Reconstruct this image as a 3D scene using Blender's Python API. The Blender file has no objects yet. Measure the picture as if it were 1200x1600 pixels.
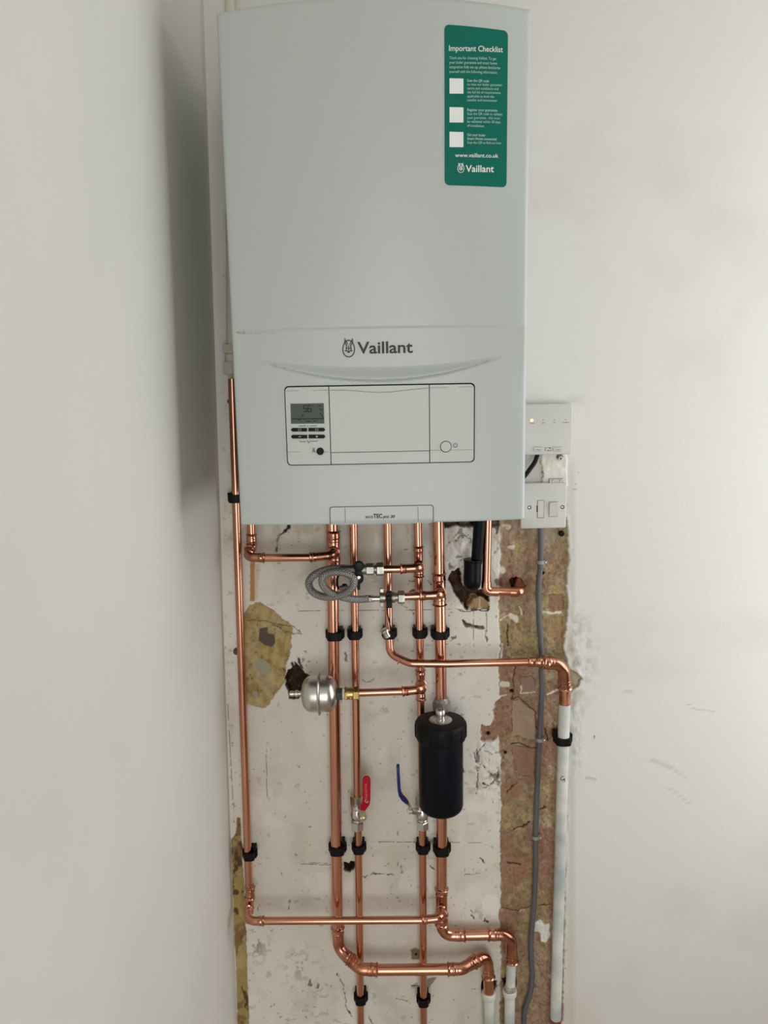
import bpy, bmesh, math, random
import numpy as np
from mathutils import Vector, Matrix
random.seed(7)
SC = bpy.context.scene
COL = SC.collection
PI = math.pi

# ------------------------------------------------------------------ camera
CAM = (-0.01199, -1.47901, 1.61173)
PITCH, YAW, ROLL, F = 0.159688, 0.0118544, -0.017659, 1200.0
cp, sp, cy_, sy_ = math.cos(PITCH), math.sin(PITCH), math.cos(YAW), math.sin(YAW)
_fw = Vector((sy_*cp, cy_*cp, -sp)); _rt = Vector((cy_, -sy_, 0)); _up = _rt.cross(_fw)
_r = math.cos(ROLL)*_rt + math.sin(ROLL)*_up
_u = -math.sin(ROLL)*_rt + math.cos(ROLL)*_up
cam = bpy.data.cameras.new('camera'); co = bpy.data.objects.new('camera', cam); COL.objects.link(co)
M3 = Matrix((_r, _u, -_fw)).transposed().to_4x4(); M3.translation = Vector(CAM)
co.matrix_world = M3
cam.sensor_fit = 'HORIZONTAL'; cam.sensor_width = 36.0; cam.lens = 36.0*F/1200.0; cam.clip_start = 0.02
SC.camera = co

# ------------------------------------------------------------------ light
SC.view_settings.view_transform = 'Standard'; SC.view_settings.look = 'None'
SC.view_settings.gamma = 1.0; SC.view_settings.exposure = 0.0; SC.view_settings.use_curve_mapping = False
w = bpy.data.worlds.new('sky'); SC.world = w; w.use_nodes = True
w.node_tree.nodes['Background'].inputs[0].default_value = (0.75, 0.85, 1.0, 1); w.node_tree.nodes['Background'].inputs[1].default_value = 0.6

def area(name, loc, direction, sx, sz, power, color):
    l = bpy.data.lights.new(name, 'AREA'); l.shape = 'RECTANGLE'; l.size = sx; l.size_y = sz; l.energy = power; l.color = color
    o = bpy.data.objects.new(name, l); COL.objects.link(o); o.location = loc
    o.rotation_euler = Vector(direction).to_track_quat('-Z', 'Y').to_euler()
    return o
# daylight through the window in the right-hand wall and the glazed door behind the photographer
area('side_window_daylight', (1.30, -0.42, 1.47), (-1, 0, 0), 0.74, 1.60, 11.5, (0.97, 0.99, 1.0))
area('rear_door_daylight', (0.25, -3.45, 1.05), (0, 1, 0), 1.3, 1.9, 33.0, (0.985, 0.99, 0.955))

# ------------------------------------------------------------------ helpers
def at(u, v, d=0.0):
    """point of the photograph's ray that stands d metres in front of the back wall"""
    D = _fw + (u-600)/F*_r - (v-800)/F*_u
    t = (-d - CAM[1])/D.y
    return Vector(CAM) + t*D
def pxm(p):
    return F/((Vector(p)-Vector(CAM)).dot(_fw))
def lin(c):
    return tuple(((x/255)/12.92 if x/255 <= 0.04045 else ((x/255+0.055)/1.055)**2.4) for x in c)

def mat(name, col, rough=0.5, metal=0.0, noise=None, bump=None, spec=None, col2=None, nscale=20.0, coat=0.0, emis=None):
    m = bpy.data.materials.new(name); m.use_nodes = True; nt = m.node_tree; b = nt.nodes['Principled BSDF']
    b.inputs['Base Color'].default_value = (*col, 1); b.inputs['Roughness'].default_value = rough; b.inputs['Metallic'].default_value = metal
    if spec is not None: b.inputs['Specular IOR Level'].default_value = spec
    if coat: b.inputs['Coat Weight'].default_value = coat; b.inputs['Coat Roughness'].default_value = 0.15
    tc = nt.nodes.new('ShaderNodeTexCoord')
    if col2 is not None:
        n = nt.nodes.new('ShaderNodeTexNoise'); n.inputs['Scale'].default_value = nscale; n.inputs['Detail'].default_value = 5
        nt.links.new(tc.outputs['Object'], n.inputs['Vector'])
        r = nt.nodes.new('ShaderNodeValToRGB'); r.color_ramp.elements[0].position = 0.38; r.color_ramp.elements[1].position = 0.66
        r.color_ramp.elements[0].color = (*col, 1); r.color_ramp.elements[1].color = (*col2, 1)
        nt.links.new(n.outputs['Fac'], r.inputs['Fac']); nt.links.new(r.outputs['Color'], b.inputs['Base Color'])
    if noise:
        n = nt.nodes.new('ShaderNodeTexNoise'); n.inputs['Scale'].default_value = noise[0]; n.inputs['Detail'].default_value = 6
        nt.links.new(tc.outputs['Object'], n.inputs['Vector'])
        mr = nt.nodes.new('ShaderNodeMapRange'); mr.inputs[1].default_value = 0.3; mr.inputs[2].default_value = 0.7
        mr.inputs[3].default_value = noise[1]; mr.inputs[4].default_value = noise[2]
        nt.links.new(n.outputs['Fac'], mr.inputs[0]); nt.links.new(mr.outputs[0], b.inputs['Roughness'])
    if bump:
        n = nt.nodes.new('ShaderNodeTexNoise'); n.inputs['Scale'].default_value = bump[0]; n.inputs['Detail'].default_value = 6
        nt.links.new(tc.outputs['Object'], n.inputs['Vector'])
        bp = nt.nodes.new('ShaderNodeBump'); bp.inputs['Strength'].default_value = bump[1]; bp.inputs['Distance'].default_value = bump[2]
        nt.links.new(n.outputs['Fac'], bp.inputs['Height']); nt.links.new(bp.outputs[0], b.inputs['Normal'])
    if emis:
        b.inputs['Emission Color'].default_value = (*emis[0], 1); b.inputs['Emission Strength'].default_value = emis[1]
    return m

COPPER = mat('copper', (0.68, 0.345, 0.235), 0.2, 1.0, noise=(12, 0.14, 0.25), col2=(0.56, 0.255, 0.17), nscale=5, bump=(25, 0.03, 0.001))
COPPER_FIT = mat('copper_fitting', (0.64, 0.31, 0.21), 0.18, 1.0, noise=(60, 0.12, 0.28), col2=(0.40, 0.17, 0.11), nscale=32, bump=(90, 0.12, 0.001))
COPPER_OLD = mat('copper_tarnished', (0.36, 0.15, 0.085), 0.35, 1.0, noise=(60, 0.25, 0.5), col2=(0.62, 0.28, 0.17), nscale=70, bump=(140, 0.4, 0.0012))
STEEL = mat('brushed_steel', (0.58, 0.56, 0.52), 0.28, 1.0, noise=(30, 0.24, 0.34))
NICKEL = mat('nickel_plated', (0.60, 0.57, 0.52), 0.25, 1.0, noise=(80, 0.15, 0.4), bump=(200, 0.2, 0.001))
DULL = mat('dull_nickel', (0.38, 0.37, 0.32), 0.4, 1.0, noise=(80, 0.3, 0.5), bump=(200, 0.2, 0.001))
CHROME = mat('chrome', (0.8, 0.78, 0.75), 0.1, 1.0)
BRASS = mat('brass', (0.62, 0.44, 0.16), 0.25, 1.0, noise=(80, 0.2, 0.4), col2=(0.45, 0.30, 0.12), nscale=90)
BLACK = mat('black_plastic', (0.003, 0.003, 0.0035), 0.4, spec=0.13, noise=(60, 0.3, 0.45))
BLACKM = mat('black_matt_plastic', (0.005, 0.005, 0.005), 0.5, spec=0.15, bump=(400, 0.2, 0.0005))
NAVY = mat('black_filter_body', (0.003, 0.004, 0.0075), 0.45, spec=0.12, noise=(20, 0.36, 0.5))
RUBBER = mat('black_rubber', (0.005, 0.005, 0.006), 0.6, spec=0.15)
PTFE = mat('white_tape', lin((205, 200, 190)), 0.8)
GREYPVC = mat('grey_cable_sheath', lin((98, 98, 100)), 0.55, bump=(30, 0.2, 0.002), col2=lin((86, 86, 88)), nscale=15)
GREYCLIP = mat('grey_clip', lin((150, 148, 145)), 0.6)
CASE = mat('boiler_enamel', lin((184, 191, 188)), 0.36, bump=(500, 0.02, 0.0004))
CASE_IN = mat('boiler_inner_dark', (0.02, 0.02, 0.02), 0.7)
PANEL = mat('control_panel_plastic', lin((192, 196, 192)), 0.42)
GAP = mat('panel_gap', lin((24, 28, 28)), 0.7, spec=0.1)
GAPL = mat('panel_gap_pale', lin((98, 106, 103)), 0.6)
INK = mat('dark_print', lin((52, 52, 48)), 0.6)
INKK = mat('black_print', (0.01, 0.01, 0.01), 0.6)
SCUFF = mat('scuff_mark', lin((150, 156, 152)), 0.7)
LCD = mat('lcd_glass', lin((72, 84, 77)), 0.25, spec=0.25)
LCDINK = mat('lcd_digit', lin((30, 38, 33)), 0.5, spec=0.2)
GREEN = mat('sticker_green', lin((0, 104, 88)), 0.45, spec=0.25)
WHITEP = mat('white_print', lin((232, 236, 232)), 0.6)
PALEP = mat('pale_print', lin((175, 205, 198)), 0.6)
WPLAS = mat('white_plastic', lin((197, 196, 190)), 0.35, noise=(15, 0.3, 0.42))
WGREY = mat('grey_line', lin((150, 150, 148)), 0.6)
RED = mat('red_handle', lin((172, 8, 28)), 0.45, spec=0.25, bump=(60, 0.15, 0.001))
BLUE = mat('blue_handle', lin((14, 40, 108)), 0.4, spec=0.3)
OLDPAINT = mat('old_white_gloss', lin((214, 214, 206)), 0.4, bump=(45, 0.35, 0.002), col2=lin((168, 176, 175)), nscale=15)
CREAMPAINT = mat('cream_painted_fitting', lin((205, 198, 182)), 0.5, bump=(60, 0.4, 0.002))
ORANGE = mat('orange_led', (1.0, 0.35, 0.1), 0.4, emis=((1.0, 0.36, 0.10), 4.0))

# braided hose
BRAID = bpy.data.materials.new('braided_steel_hose'); BRAID.use_nodes = True
nt = BRAID.node_tree; b = nt.nodes['Principled BSDF']; b.inputs['Metallic'].default_value = 0.85; b.inputs['Roughness'].default_value = 0.42
uv = nt.nodes.new('ShaderNodeUVMap'); sepn = nt.nodes.new('ShaderNodeSeparateXYZ'); nt.links.new(uv.outputs[0], sepn.inputs[0])
def mth(op, a, bb):
    n = nt.nodes.new('ShaderNodeMath'); n.operation = op
    for i, x in enumerate((a, bb)):
        if x is None: continue
        if isinstance(x, (int, float)): n.inputs[i].default_value = x
        else: nt.links.new(x, n.inputs[i])
    return n.outputs[0]
pu = mth('MULTIPLY', sepn.outputs[0], 2*PI*8); pv = mth('MULTIPLY', sepn.outputs[1], 1300.0)
s1 = mth('SINE', mth('ADD', pu, pv), None); s2 = mth('SINE', mth('SUBTRACT', pu, pv), None)
hgt = mth('MAXIMUM', s1, s2)
bp = nt.nodes.new('ShaderNodeBump'); bp.inputs['Strength'].default_value = 0.7; bp.inputs['Distance'].default_value = 0.001
nt.links.new(hgt, bp.inputs['Height']); nt.links.new(bp.outputs[0], b.inputs['Normal'])
rp = nt.nodes.new('ShaderNodeValToRGB'); rp.color_ramp.elements[0].color = (0.17, 0.17, 0.16, 1); rp.color_ramp.elements[1].color = (0.40, 0.39, 0.365, 1)
rp.color_ramp.elements[0].position = 0.2
nt.links.new(mth('MULTIPLY_ADD', hgt, 0.5), rp.inputs['Fac']); nt.nodes[-1].inputs[0]
for n in nt.nodes:
    if n.type == 'MATH' and n.operation == 'MULTIPLY_ADD': n.inputs[2].default_value = 0.5
nt.links.new(rp.outputs['Color'], b.inputs['Base Color'])

class MB:
    def __init__(s): s.v = []; s.f = []; s.uv = {}
    def add(s, vs, fs):
        o = len(s.v); s.v += [Vector(p) for p in vs]; s.f += [tuple(i+o for i in f) for f in fs]; return o
    def box(s, lo, hi):
        x0, y0, z0 = lo; x1, y1, z1 = hi
        s.add([(x0,y0,z0),(x1,y0,z0),(x1,y1,z0),(x0,y1,z0),(x0,y0,z1),(x1,y0,z1),(x1,y1,z1),(x0,y1,z1)],
              [(0,3,2,1),(4,5,6,7),(0,1,5,4),(1,2,6,5),(2,3,7,6),(3,0,4,7)]); return s
    def sweep(s, pts, rad, n=20, cap=True):
        pts = [Vector(p) for p in pts]; m = len(pts)
        if not hasattr(rad, '__len__'): rad = [rad]*m
        T = []
        for i in range(m):
            a = pts[max(i-1, 0)]; c = pts[min(i+1, m-1)]; T.append((c-a).normalized())
        ref = Vector((0,0,1)) if abs(T[0].z) < .9 else Vector((1,0,0))
        N = (ref - T[0]*ref.dot(T[0])).normalized()
        vs = []; L = [0.0]
        for i in range(m):
            if i: 
                L.append(L[-1]+(pts[i]-pts[i-1]).length)
                N = (N - T[i]*N.dot(T[i])).normalized()
            B = T[i].cross(N)
            for k in range(n):
                a = 2*PI*k/n; vs.append(pts[i] + rad[i]*(math.cos(a)*N+math.sin(a)*B))
        fs = []
        for i in range(m-1):
            for k in range(n):
                k2 = (k+1) % n; fs.append((i*n+k, i*n+k2, (i+1)*n+k2, (i+1)*n+k))
        base = len(s.f); s.add(vs, fs)
        for i in range(m-1):
            for k in range(n):
                s.uv[base+i*n+k] = [(k/n, L[i]), ((k+1)/n, L[i]), ((k+1)/n, L[i+1]), (k/n, L[i+1])]
        if cap:
            o = len(s.v)-len(vs)
            s.f.append(tuple(o+k for k in reversed(range(n)))); s.f.append(tuple(o+(m-1)*n+k for k in range(n)))
        return s
    def lathe(s, origin, axis, prof, n=32, cap=True):
        o = Vector(origin); ax = Vector(axis).normalized()
        ref = Vector((0,0,1)) if abs(ax.z) < .9 else Vector((1,0,0))
        N = (ref-ax*ref.dot(ax)).normalized(); B = ax.cross(N); m = len(prof)
        vs = [o+ax*h+max(r, 1e-5)*(math.cos(2*PI*k/n)*N+math.sin(2*PI*k/n)*B) for h, r in prof for k in range(n)]
        s.add(vs, [(i*n+k, i*n+(k+1) % n, (i+1)*n+(k+1) % n, (i+1)*n+k) for i in range(m-1) for k in range(n)] + [tuple(reversed(range(n))), tuple((m-1)*n+k for k in range(n))])
        return s
    def prism(s, poly, o, ex, ey, ez, h):
        """poly 2d in (ex,ey), extruded along ez by h from o"""
        o, ex, ey, ez = map(Vector, (o, ex, ey, ez)); n = len(poly)
        a = [o+ex*p[0]+ey*p[1] for p in poly]; bb = [p+ez*h for p in a]
        s.add(a+bb, [tuple(reversed(range(n))), tuple(range(n, 2*n))] + [(i, (i+1) % n, n+(i+1) % n, n+i) for i in range(n)]); return s
    def hexn(s, o, axis, r, h, ch=0.0008, n=6, rot=0.0):
        ax = Vector(axis).normalized(); o = Vector(o)
        ref = Vector((0,0,1)) if abs(ax.z) < .9 else Vector((0,1,0))
        N = (ref-ax*ref.dot(ax)).normalized(); B = ax.cross(N)
        vs = []
        for hh, rr in ((0, r-ch), (ch, r), (h-ch, r), (h, r-ch)):
            for k in range(n):
                a = 2*PI*k/n+rot; vs.append(o+ax*hh+rr*(math.cos(a)*N+math.sin(a)*B))
        fs = [tuple(reversed(range(n))), tuple(3*n+k for k in range(n))]
        for j in range(3):
            for k in range(n): fs.append((j*n+k, j*n+(k+1) % n, (j+1)*n+(k+1) % n, (j+1)*n+k))
        s.add(vs, fs); return s

def link(name, mb, m, parent=None, sharp=35, bevel=0.0):
    me = bpy.data.meshes.new(name)
    off = parent_world(parent)
    me.from_pydata([tuple(p-off) for p in mb.v], [], mb.f)
    if mb.uv:
        ul = me.uv_layers.new(name='UVMap')
        for pi, p in enumerate(me.polygons):
            if pi in mb.uv:
                for li, t in zip(p.loop_indices, mb.uv[pi]): ul.data[li].uv = t
    bm = bmesh.new(); bm.from_mesh(me); bmesh.ops.recalc_face_normals(bm, faces=bm.faces); bm.to_mesh(me); bm.free()
    for p in me.polygons: p.use_smooth = True
    me.set_sharp_from_angle(angle=math.radians(sharp))
    me.materials.append(m)
    o = bpy.data.objects.new(name, me); COL.objects.link(o)
    if parent: o.parent = parent
    if bevel:
        md = o.modifiers.new('bevel', 'BEVEL'); md.width = bevel; md.segments = 2; md.limit_method = 'ANGLE'; md.angle_limit = math.radians(50)
    return o
def parent_world(p):
    v = Vector((0,0,0))
    while p: v = v + p.location; p = p.parent
    return v
def thing(name, loc, label, cat, group=None):
    o = bpy.data.objects.new(name, None); COL.objects.link(o); o.location = loc; o.empty_display_size = 0.02
    o['label'] = label; o['category'] = cat
    if group: o['group'] = group
    return o
def tag(o, label, cat, group=None):
    o['label'] = label; o['category'] = cat
    if group: o['group'] = group
    return o

def fillet(P, R, step=0.0016):
    P = [Vector(p) for p in P]
    if not hasattr(R, '__len__'): R = [R]*len(P)
    out = [P[0]]
    for i in range(1, len(P)-1):
        a = (P[i-1]-P[i]).normalized(); b = (P[i+1]-P[i]).normalized(); r = R[i]
        ang = a.angle(b); 
        if r <= 0 or abs(ang-PI) < 0.02: out.append(P[i]); continue
        t = r/math.tan(ang/2); t = min(t, 0.48*(P[i-1]-P[i]).length, 0.48*(P[i+1]-P[i]).length)
        r2 = t*math.tan(ang/2); c = P[i]+(a+b).normalized()*(r2/math.sin(ang/2))
        p0, p1 = P[i]+a*t, P[i]+b*t; th = PI-ang; n = max(4, int(th/0.12))
        v0, v1 = (p0-c).normalized(), (p1-c).normalized()
        for k in range(n+1):
            out.append(c + v0.slerp(v1, k/n)*r2)
    out.append(P[-1])
    return out
def resample(P, step):
    P = [Vector(p) for p in P]; L = [0]
    for i in range(1, len(P)): L.append(L[-1]+(P[i]-P[i-1]).length)
    n = max(2, int(L[-1]/step)); out = []; j = 0
    for k in range(n+1):
        s = L[-1]*k/n
        while j < len(P)-2 and L[j+1] < s: j += 1
        d = L[j+1]-L[j]; out.append(P[j].lerp(P[j+1], 0 if d == 0 else (s-L[j])/d))
    return out, L[-1]

R15, R22 = 0.0077, 0.0112
def fitting_mb(mb, path, r, ends=(1, 1), r2=None, sock=0.016):
    """soldered copper fitting swept over a path; beads at the socket mouths, r2 = radius at the far end"""
    P, L = resample(path, 0.0009)
    r2 = r if r2 is None else r2; rad = []
    for i in range(len(P)):
        s = L*i/(len(P)-1); t = s/L; rr = r*(1-t)+r2*t if abs(r-r2) < 1e-6 else (r if t < .42 else (r2 if t > .6 else r+(r2-r)*(t-.42)/.18))
        q = 0.0009
        for e, dd, rb in ((ends[0], s, r), (ends[1], L-s, r2)):
            if e:
                sc = rb/R15
                q = max(q, 0.0013 if dd < sock*sc*0.9 else 0)
                q += 0.0021*sc**0.5*math.exp(-((dd-0.0018)/0.0013)**2) + 0.0007*math.exp(-((dd-0.009*sc)/0.0022)**2)
        rad.append(rr+q)
    mb.sweep(P, rad, 28); return mb
def fitting(name, path, r, parent, m=None, **k):
    return link(name, fitting_mb(MB(), path, r, **k), m or COPPER_FIT, parent, sharp=50)
def tee(name, p0, p1, branch, r, rb, parent, m=None):
    """run from p0 to p1, branch = path starting on the run"""
    mb = fitting_mb(MB(), [p0, p1], r)
    fitting_mb(mb, branch, rb, ends=(0, 1)); return link(name, mb, m or COPPER_FIT, parent, sharp=50)
def pipe(name, path, r, parent, m=None, label=None):
    P, L = resample(path, 0.004) if len(path) > 2 else (path, 0)
    o = link(name, MB().sweep(path, r, 28), m or COPPER, parent, sharp=50)
    if label: o['label'] = label
    return o

# ------------------------------------------------------------------ the wall with its stripped and broken plaster
def vnoise(X, Y, scale, seed, octaves=4):
    out = np.zeros_like(X); amp = 1.0; tot = 0
    for o in range(octaves):
        rng = np.random.RandomState(seed+o*31); G = rng.rand(257, 257); G[-1] = G[0]; G[:, -1] = G[:, 0]
        x = (X/scale) % 256; y = (Y/scale) % 256; xi = x.astype(int) % 256; yi = y.astype(int) % 256; fx = x-np.floor(x); fy = y-np.floor(y)
        fx = fx*fx*(3-2*fx); fy = fy*fy*(3-2*fy)
        v = (G[yi, xi]*(1-fx)+G[yi, xi+1]*fx)*(1-fy) + (G[yi+1, xi]*(1-fx)+G[yi+1, xi+1]*fx)*fy
        out += amp*v; tot += amp; amp *= 0.5; scale *= 0.5
    return out/tot
def sstep(a, b, x):
    t = np.clip((x-a)/(b-a), 0, 1); return t*t*(3-2*t)

fx = np.concatenate([np.arange(-0.36, 0.45, 0.0014)])
X1 = np.concatenate([fx, np.arange(0.46, 1.0, 0.01), [1.1, 1.2, 1.33]])
Z1 = np.concatenate([[0, 0.1, 0.16], np.arange(0.20, 1.62, 0.0014), np.arange(1.63, 2.5, 0.006)])
X, Z = np.meshgrid(X1, Z1)
# wall coordinates expressed in the photograph's pixel units, at the wall plane (about 1.25 mm each)
dx = X-CAM[0]; dy = -CAM[1]; dz = Z-CAM[2]
rr, uu, ff = [np.array(q) for q in (_r, _u, _fw)]
dp = dx*ff[0]+dy*ff[1]+dz*ff[2]
U = 600+F*(dx*rr[0]+dy*rr[1]+dz*rr[2])/dp; V = 800-F*(dx*uu[0]+dy*uu[1]+dz*uu[2])/dp
n1 = vnoise(U, V, 18, 1, 5)-.5; n2 = vnoise(U, V, 18, 77, 5)-.5; n3 = vnoise(U, V, 5, 5, 3)-.5
UW = U+n1*9+n3*2.5; VW = V+n2*9+n3*2.5
def sdf(poly, A=UW, B=VW):
    d = np.full(A.shape, 1e9); ins = np.zeros(A.shape, bool); n = len(poly)
    for i in range(n):
        x0, y0 = poly[i]; x1, y1 = poly[(i+1) % n]; ex, ey = x1-x0, y1-y0
        t = np.clip(((A-x0)*ex+(B-y0)*ey)/(ex*ex+ey*ey+1e-9), 0, 1)
        d = np.minimum(d, (A-x0-t*ex)**2+(B-y0-t*ey)**2)
        c = ((y0 <= B) & (B < y1)) | ((y1 <= B) & (B < y0))
        with np.errstate(divide='ignore', invalid='ignore'):
            xi = x0+(B-y0)*ex/(ey if ey else 1e-9)
        ins ^= c & (A < xi)
    d = np.sqrt(d); return np.where(ins, -d, d)
def line(pts, A=UW, B=VW):
    d = np.full(A.shape, 1e9)
    for (x0, y0), (x1, y1) in zip(pts[:-1], pts[1:]):
        ex, ey = x1-x0, y1-y0; t = np.clip(((A-x0)*ex+(B-y0)*ey)/(ex*ex+ey*ey+1e-9), 0, 1)
        d = np.minimum(d, (A-x0-t*ex)**2+(B-y0-t*ey)**2)
    return np.sqrt(d)
H = np.zeros_like(X)                        # relief in metres, negative = into the wall
C = np.zeros(X.shape+(3,)); C[:] = lin((222, 218, 208))
def paint(c, m):
    g_ = sum(c)/3; c = tuple((q*.92+g_*.08)*.98 for q in c)
    global C
    C = C*(1-m[..., None]) + np.array(lin(c))*m[..., None]
big = vnoise(U, V, 140, 9, 4); fine = vnoise(U, V, 7, 12, 4); mid = vnoise(U, V, 36, 21, 5)
old = sstep(893, 883, U+n1*8)*sstep(345, 352, U)*np.maximum(sstep(735, 765, V), sstep(372, 360, U))       # old paint between the corner and the chase
paint((213, 205, 190), old*0.75*sstep(.3, .7, big)); paint((200, 192, 176), old*0.5*sstep(.52, .75, mid))
paint((232, 229, 220), old*sstep(.58, .72, vnoise(U, V, 60, 41, 5))*.5)
new = 1-old
paint((222, 220, 213), new); paint((206, 198, 188), new*0.35*sstep(.5, .8, big))
H += 0.0009*(mid-.5)*old + 0.0004*(fine-.5)*old
H += 0.0035*sstep(884, 900, U)*sstep(700, 760, V)

# chase on the right where the plaster has been stripped
chase = [(781,808),(782,850),(781,900),(779,960),(782,1005),(779,1040),(781,1090),(770,1110),(771,1124),(766,1136),(752,1132),(750,1158),(768,1160),
         (779,1150),(783,1185),(782,1240),(784,1262),(781,1300),(783,1400),(779,1430),(783,1470),(781,1610),(878,1610),(882,1400),(885,1200),(886,1085),
         (905,1070),(908,1058),(900,1050),(889,1045),(880,1012),(884,985),(887,960),(886,900),(888,860),(886,808)]
sc_ = sdf(chase, U+n3*5+n1*3, V+n3*5+n2*3); mch = sstep(1.2, -1.2, sc_)
k1 = vnoise(U, V, 45, 101, 5); k2 = vnoise(U, V, 30, 202, 5); k3 = vnoise(U, V, 22, 303, 5); k4 = vnoise(U, V*0.6, 9, 404, 4)
cc = np.zeros_like(C); cc[:] = lin((160, 132, 106))
def cpaint(c, m):
    g_ = sum(c)/3; c = tuple((q*.90+g_*.10)*.96 for q in c)
    global cc
    cc = cc*(1-m[..., None]) + np.array(lin(c))*m[..., None]
cpaint((178, 156, 104), sstep(.5, .62, k1+.10*sstep(1250, 1420, V)+.06*sstep(840, 870, U)))
cpaint((150, 132, 82), sstep(.50, .66, k2)*.65); cpaint((184, 160, 134), sstep(.52, .66, k3)*.6)
cpaint((160, 108, 84), sstep(.48, .66, vnoise(U, V, 40, 505, 5)+.14*np.exp(-((V-1405)/38)**2)+.12*np.exp(-((V-1125)/28)**2-((U-778)/18)**2))*.8)
cpaint((146, 112, 94), .6*sstep(.5, .7, k4)); cpaint((196, 182, 160), sstep(.68, .80, vnoise(U, V, 16, 606, 5))*.6)
cpaint((112, 86, 64), sstep(.64, .78, vnoise(U, V*.7, 9, 707, 5))*.6); cpaint((140, 116, 92), sstep(.4, .7, fine)*.35); cpaint((116, 92, 70), sstep(.58, .75, vnoise(U, V, 3.2, 89, 2))*.55); cpaint((196, 176, 148), sstep(.60, .78, vnoise(U, V, 3.6, 90, 3))*.25)
# faces of bricks showing through
for q, c in (([(858,930),(880,928),(881,957),(858,957)], (150,106,84)), ([(858,966),(880,964),(878,998),(856,998)], (168,140,96)), ([(815,1062),(830,1057),(836,1066),(838,1084),(815,1086)], (160,132,116)),
             ([(802,1096),(815,1096),(836,1112),(837,1158),(800,1150)], (178,154,130)), ([(800,1166),(836,1170),(836,1215),(812,1212),(803,1190)], (158,118,94))):
    dq = sdf(q, U+n1*5, V+n2*5); cpaint(c, sstep(1, -1, dq)*.75); cpaint((96, 72, 54), sstep(1.2, .2, abs(dq))*.75*sstep(.4, .55, fine)); H += -0.0012*sstep(1, -1, dq)*mch
for pts, wd in (([(815,1086),(816,1075)], 1.3), ([(815,1087),(838,1083)], 1.1), ([(780,1089),(793,1087)], 1.2), ([(785,1071),(796,1073)], 4.5), ([(781,969),(794,961)], 1.2), ([(812,952),(816,962)], 1.3),
                ([(798,962),(810,968)], 5), ([(786,822),(798,823),(794,828)], 3), ([(797,856),(804,856)], 4), ([(786,892),(786,892)], 5), ([(786,1007),(785,1030)], 1.8),
                ([(857,1085),(872,1080)], 2.2), ([(850,958),(876,957)], 3)):
    cpaint((222, 212, 196), sstep(wd, wd*.5, line(pts)))
for pts, wd in (([(802,1095),(812,1092),(826,1100),(836,1112),(838,1140)], 1.0), ([(800,1165),(812,1162),(838,1172)], 1.3), ([(792,1240),(806,1222)], 1), ([(800,1298),(815,1294),(828,1285)], 1.3),
                ([(794,1350),(802,1348),(812,1351)], 2), ([(774,1420),(800,1424),(860,1416)], 1), ([(792,975),(795,1010)], 1.2), ([(806,1030),(804,1095)], .8), ([(850,1140),(856,1160)], 1.6), ([(842,1266),(852,1262)], 2)):
    l = line(pts); cpaint((84, 56, 40), sstep(wd, wd*.4, l)); H -= 0.002*sstep(wd+.6, 0, l)*mch
cpaint((226, 224, 214), sstep(1, -1, sdf([(836,1446),(842,1441),(850,1446),(858,1444),(860,1460),(856,1474),(848,1472),(846,1458),(838,1457)])))
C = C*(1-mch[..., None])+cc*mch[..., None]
H += mch*(-0.0045 + 0.0040*(k1-.5)+0.0030*(k4-.5)+0.0030*(fine-.5)+.0016*(vnoise(U, V, 3, 88, 2)-.5))
H += 0.0010*sstep(5, 0, abs(sc_-2))*sstep(.4, .6, mid)       # paint curling at the edge

# yellow patch at the left, orange stripe, torn strip beside the corner
yel = [(388,943),(407,941),(417,947),(437,962),(456,977),(457,985),(454,1002),(452,1025),(447,1040),(445,1068),(435,1077),(422,1097),(410,1106),(390,1104),(380,1095),(378,972)]
dy_ = sdf(yel, U+n1*7+n3*5, V+n2*7+n3*5); m = sstep(1, -1, dy_)
paint((184, 160, 104), m); paint((152, 126, 76), m*sstep(.42, .66, k4)*.8); paint((190, 174, 126), m*sstep(.5, .66, k3)*.6); paint((150, 128, 84), m*sstep(.4, .7, fine)*.5); paint((112, 90, 56), m*sstep(.66, .78, vnoise(U, V, 6, 808, 4))*.7)
H += m*(-0.003+.002*(k4-.5)) + 0.0008*sstep(3, 0, abs(dy_-1.5))
paint((110, 82, 40), m*sstep(1.2, .3, line([(384,971),(405,973),(430,973),(452,978)])))
for q, c in (([(405,984),(419,982),(419,992),(429,992),(430,1006),(424,1012),(412,1008),(404,1002)], (92,80,68)), ([(399,1032),(412,1030),(422,1040),(424,1052),(408,1056),(400,1048)], (162,154,128)), ([(394,1082),(402,1080),(404,1090),(396,1092)], (160,152,130)), ([(403,1058),(414,1057),(414,1066),(404,1066)], (158,150,122))):
    dq = sdf(q, U+n1*4, V+n2*4); paint(c, sstep(.8, -.8, dq)); H -= .0016*sstep(1, -1, dq)
paint((186, 124, 44), sstep(.8, -.3, sdf([(391,878),(398,878),(398,939),(391,939)], U+n3*2, V))*.9)
paint((190, 172, 130), sstep(2, -3, sdf([(400,880),(406,884),(405,905),(402,935),(398,936),(398,880)]))*.5)
paint((196, 150, 70), .6*sstep(.45, .65, fine)*np.maximum(np.exp(-((U-499)/8)**2-((V-827)/5)**2), np.maximum(np.exp(-((U-465)/5)**2-((V-828)/4)**2), np.exp(-((U-394)/8)**2-((V-868)/12)**2))))
strip = [(371,1278),(376,1280),(376,1305),(379,1325),(378,1345),(381,1382),(383,1420),(384,1465),(386,1515),(389,1610),(370,1610),(369,1515),(366,1465),(364,1440),(363,1380),(361,1345),(362,1312),(368,1303)]
dq = sdf(strip, U+n1*3+n3*2, V+n2*4); m = sstep(.8, -.8, dq)
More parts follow.
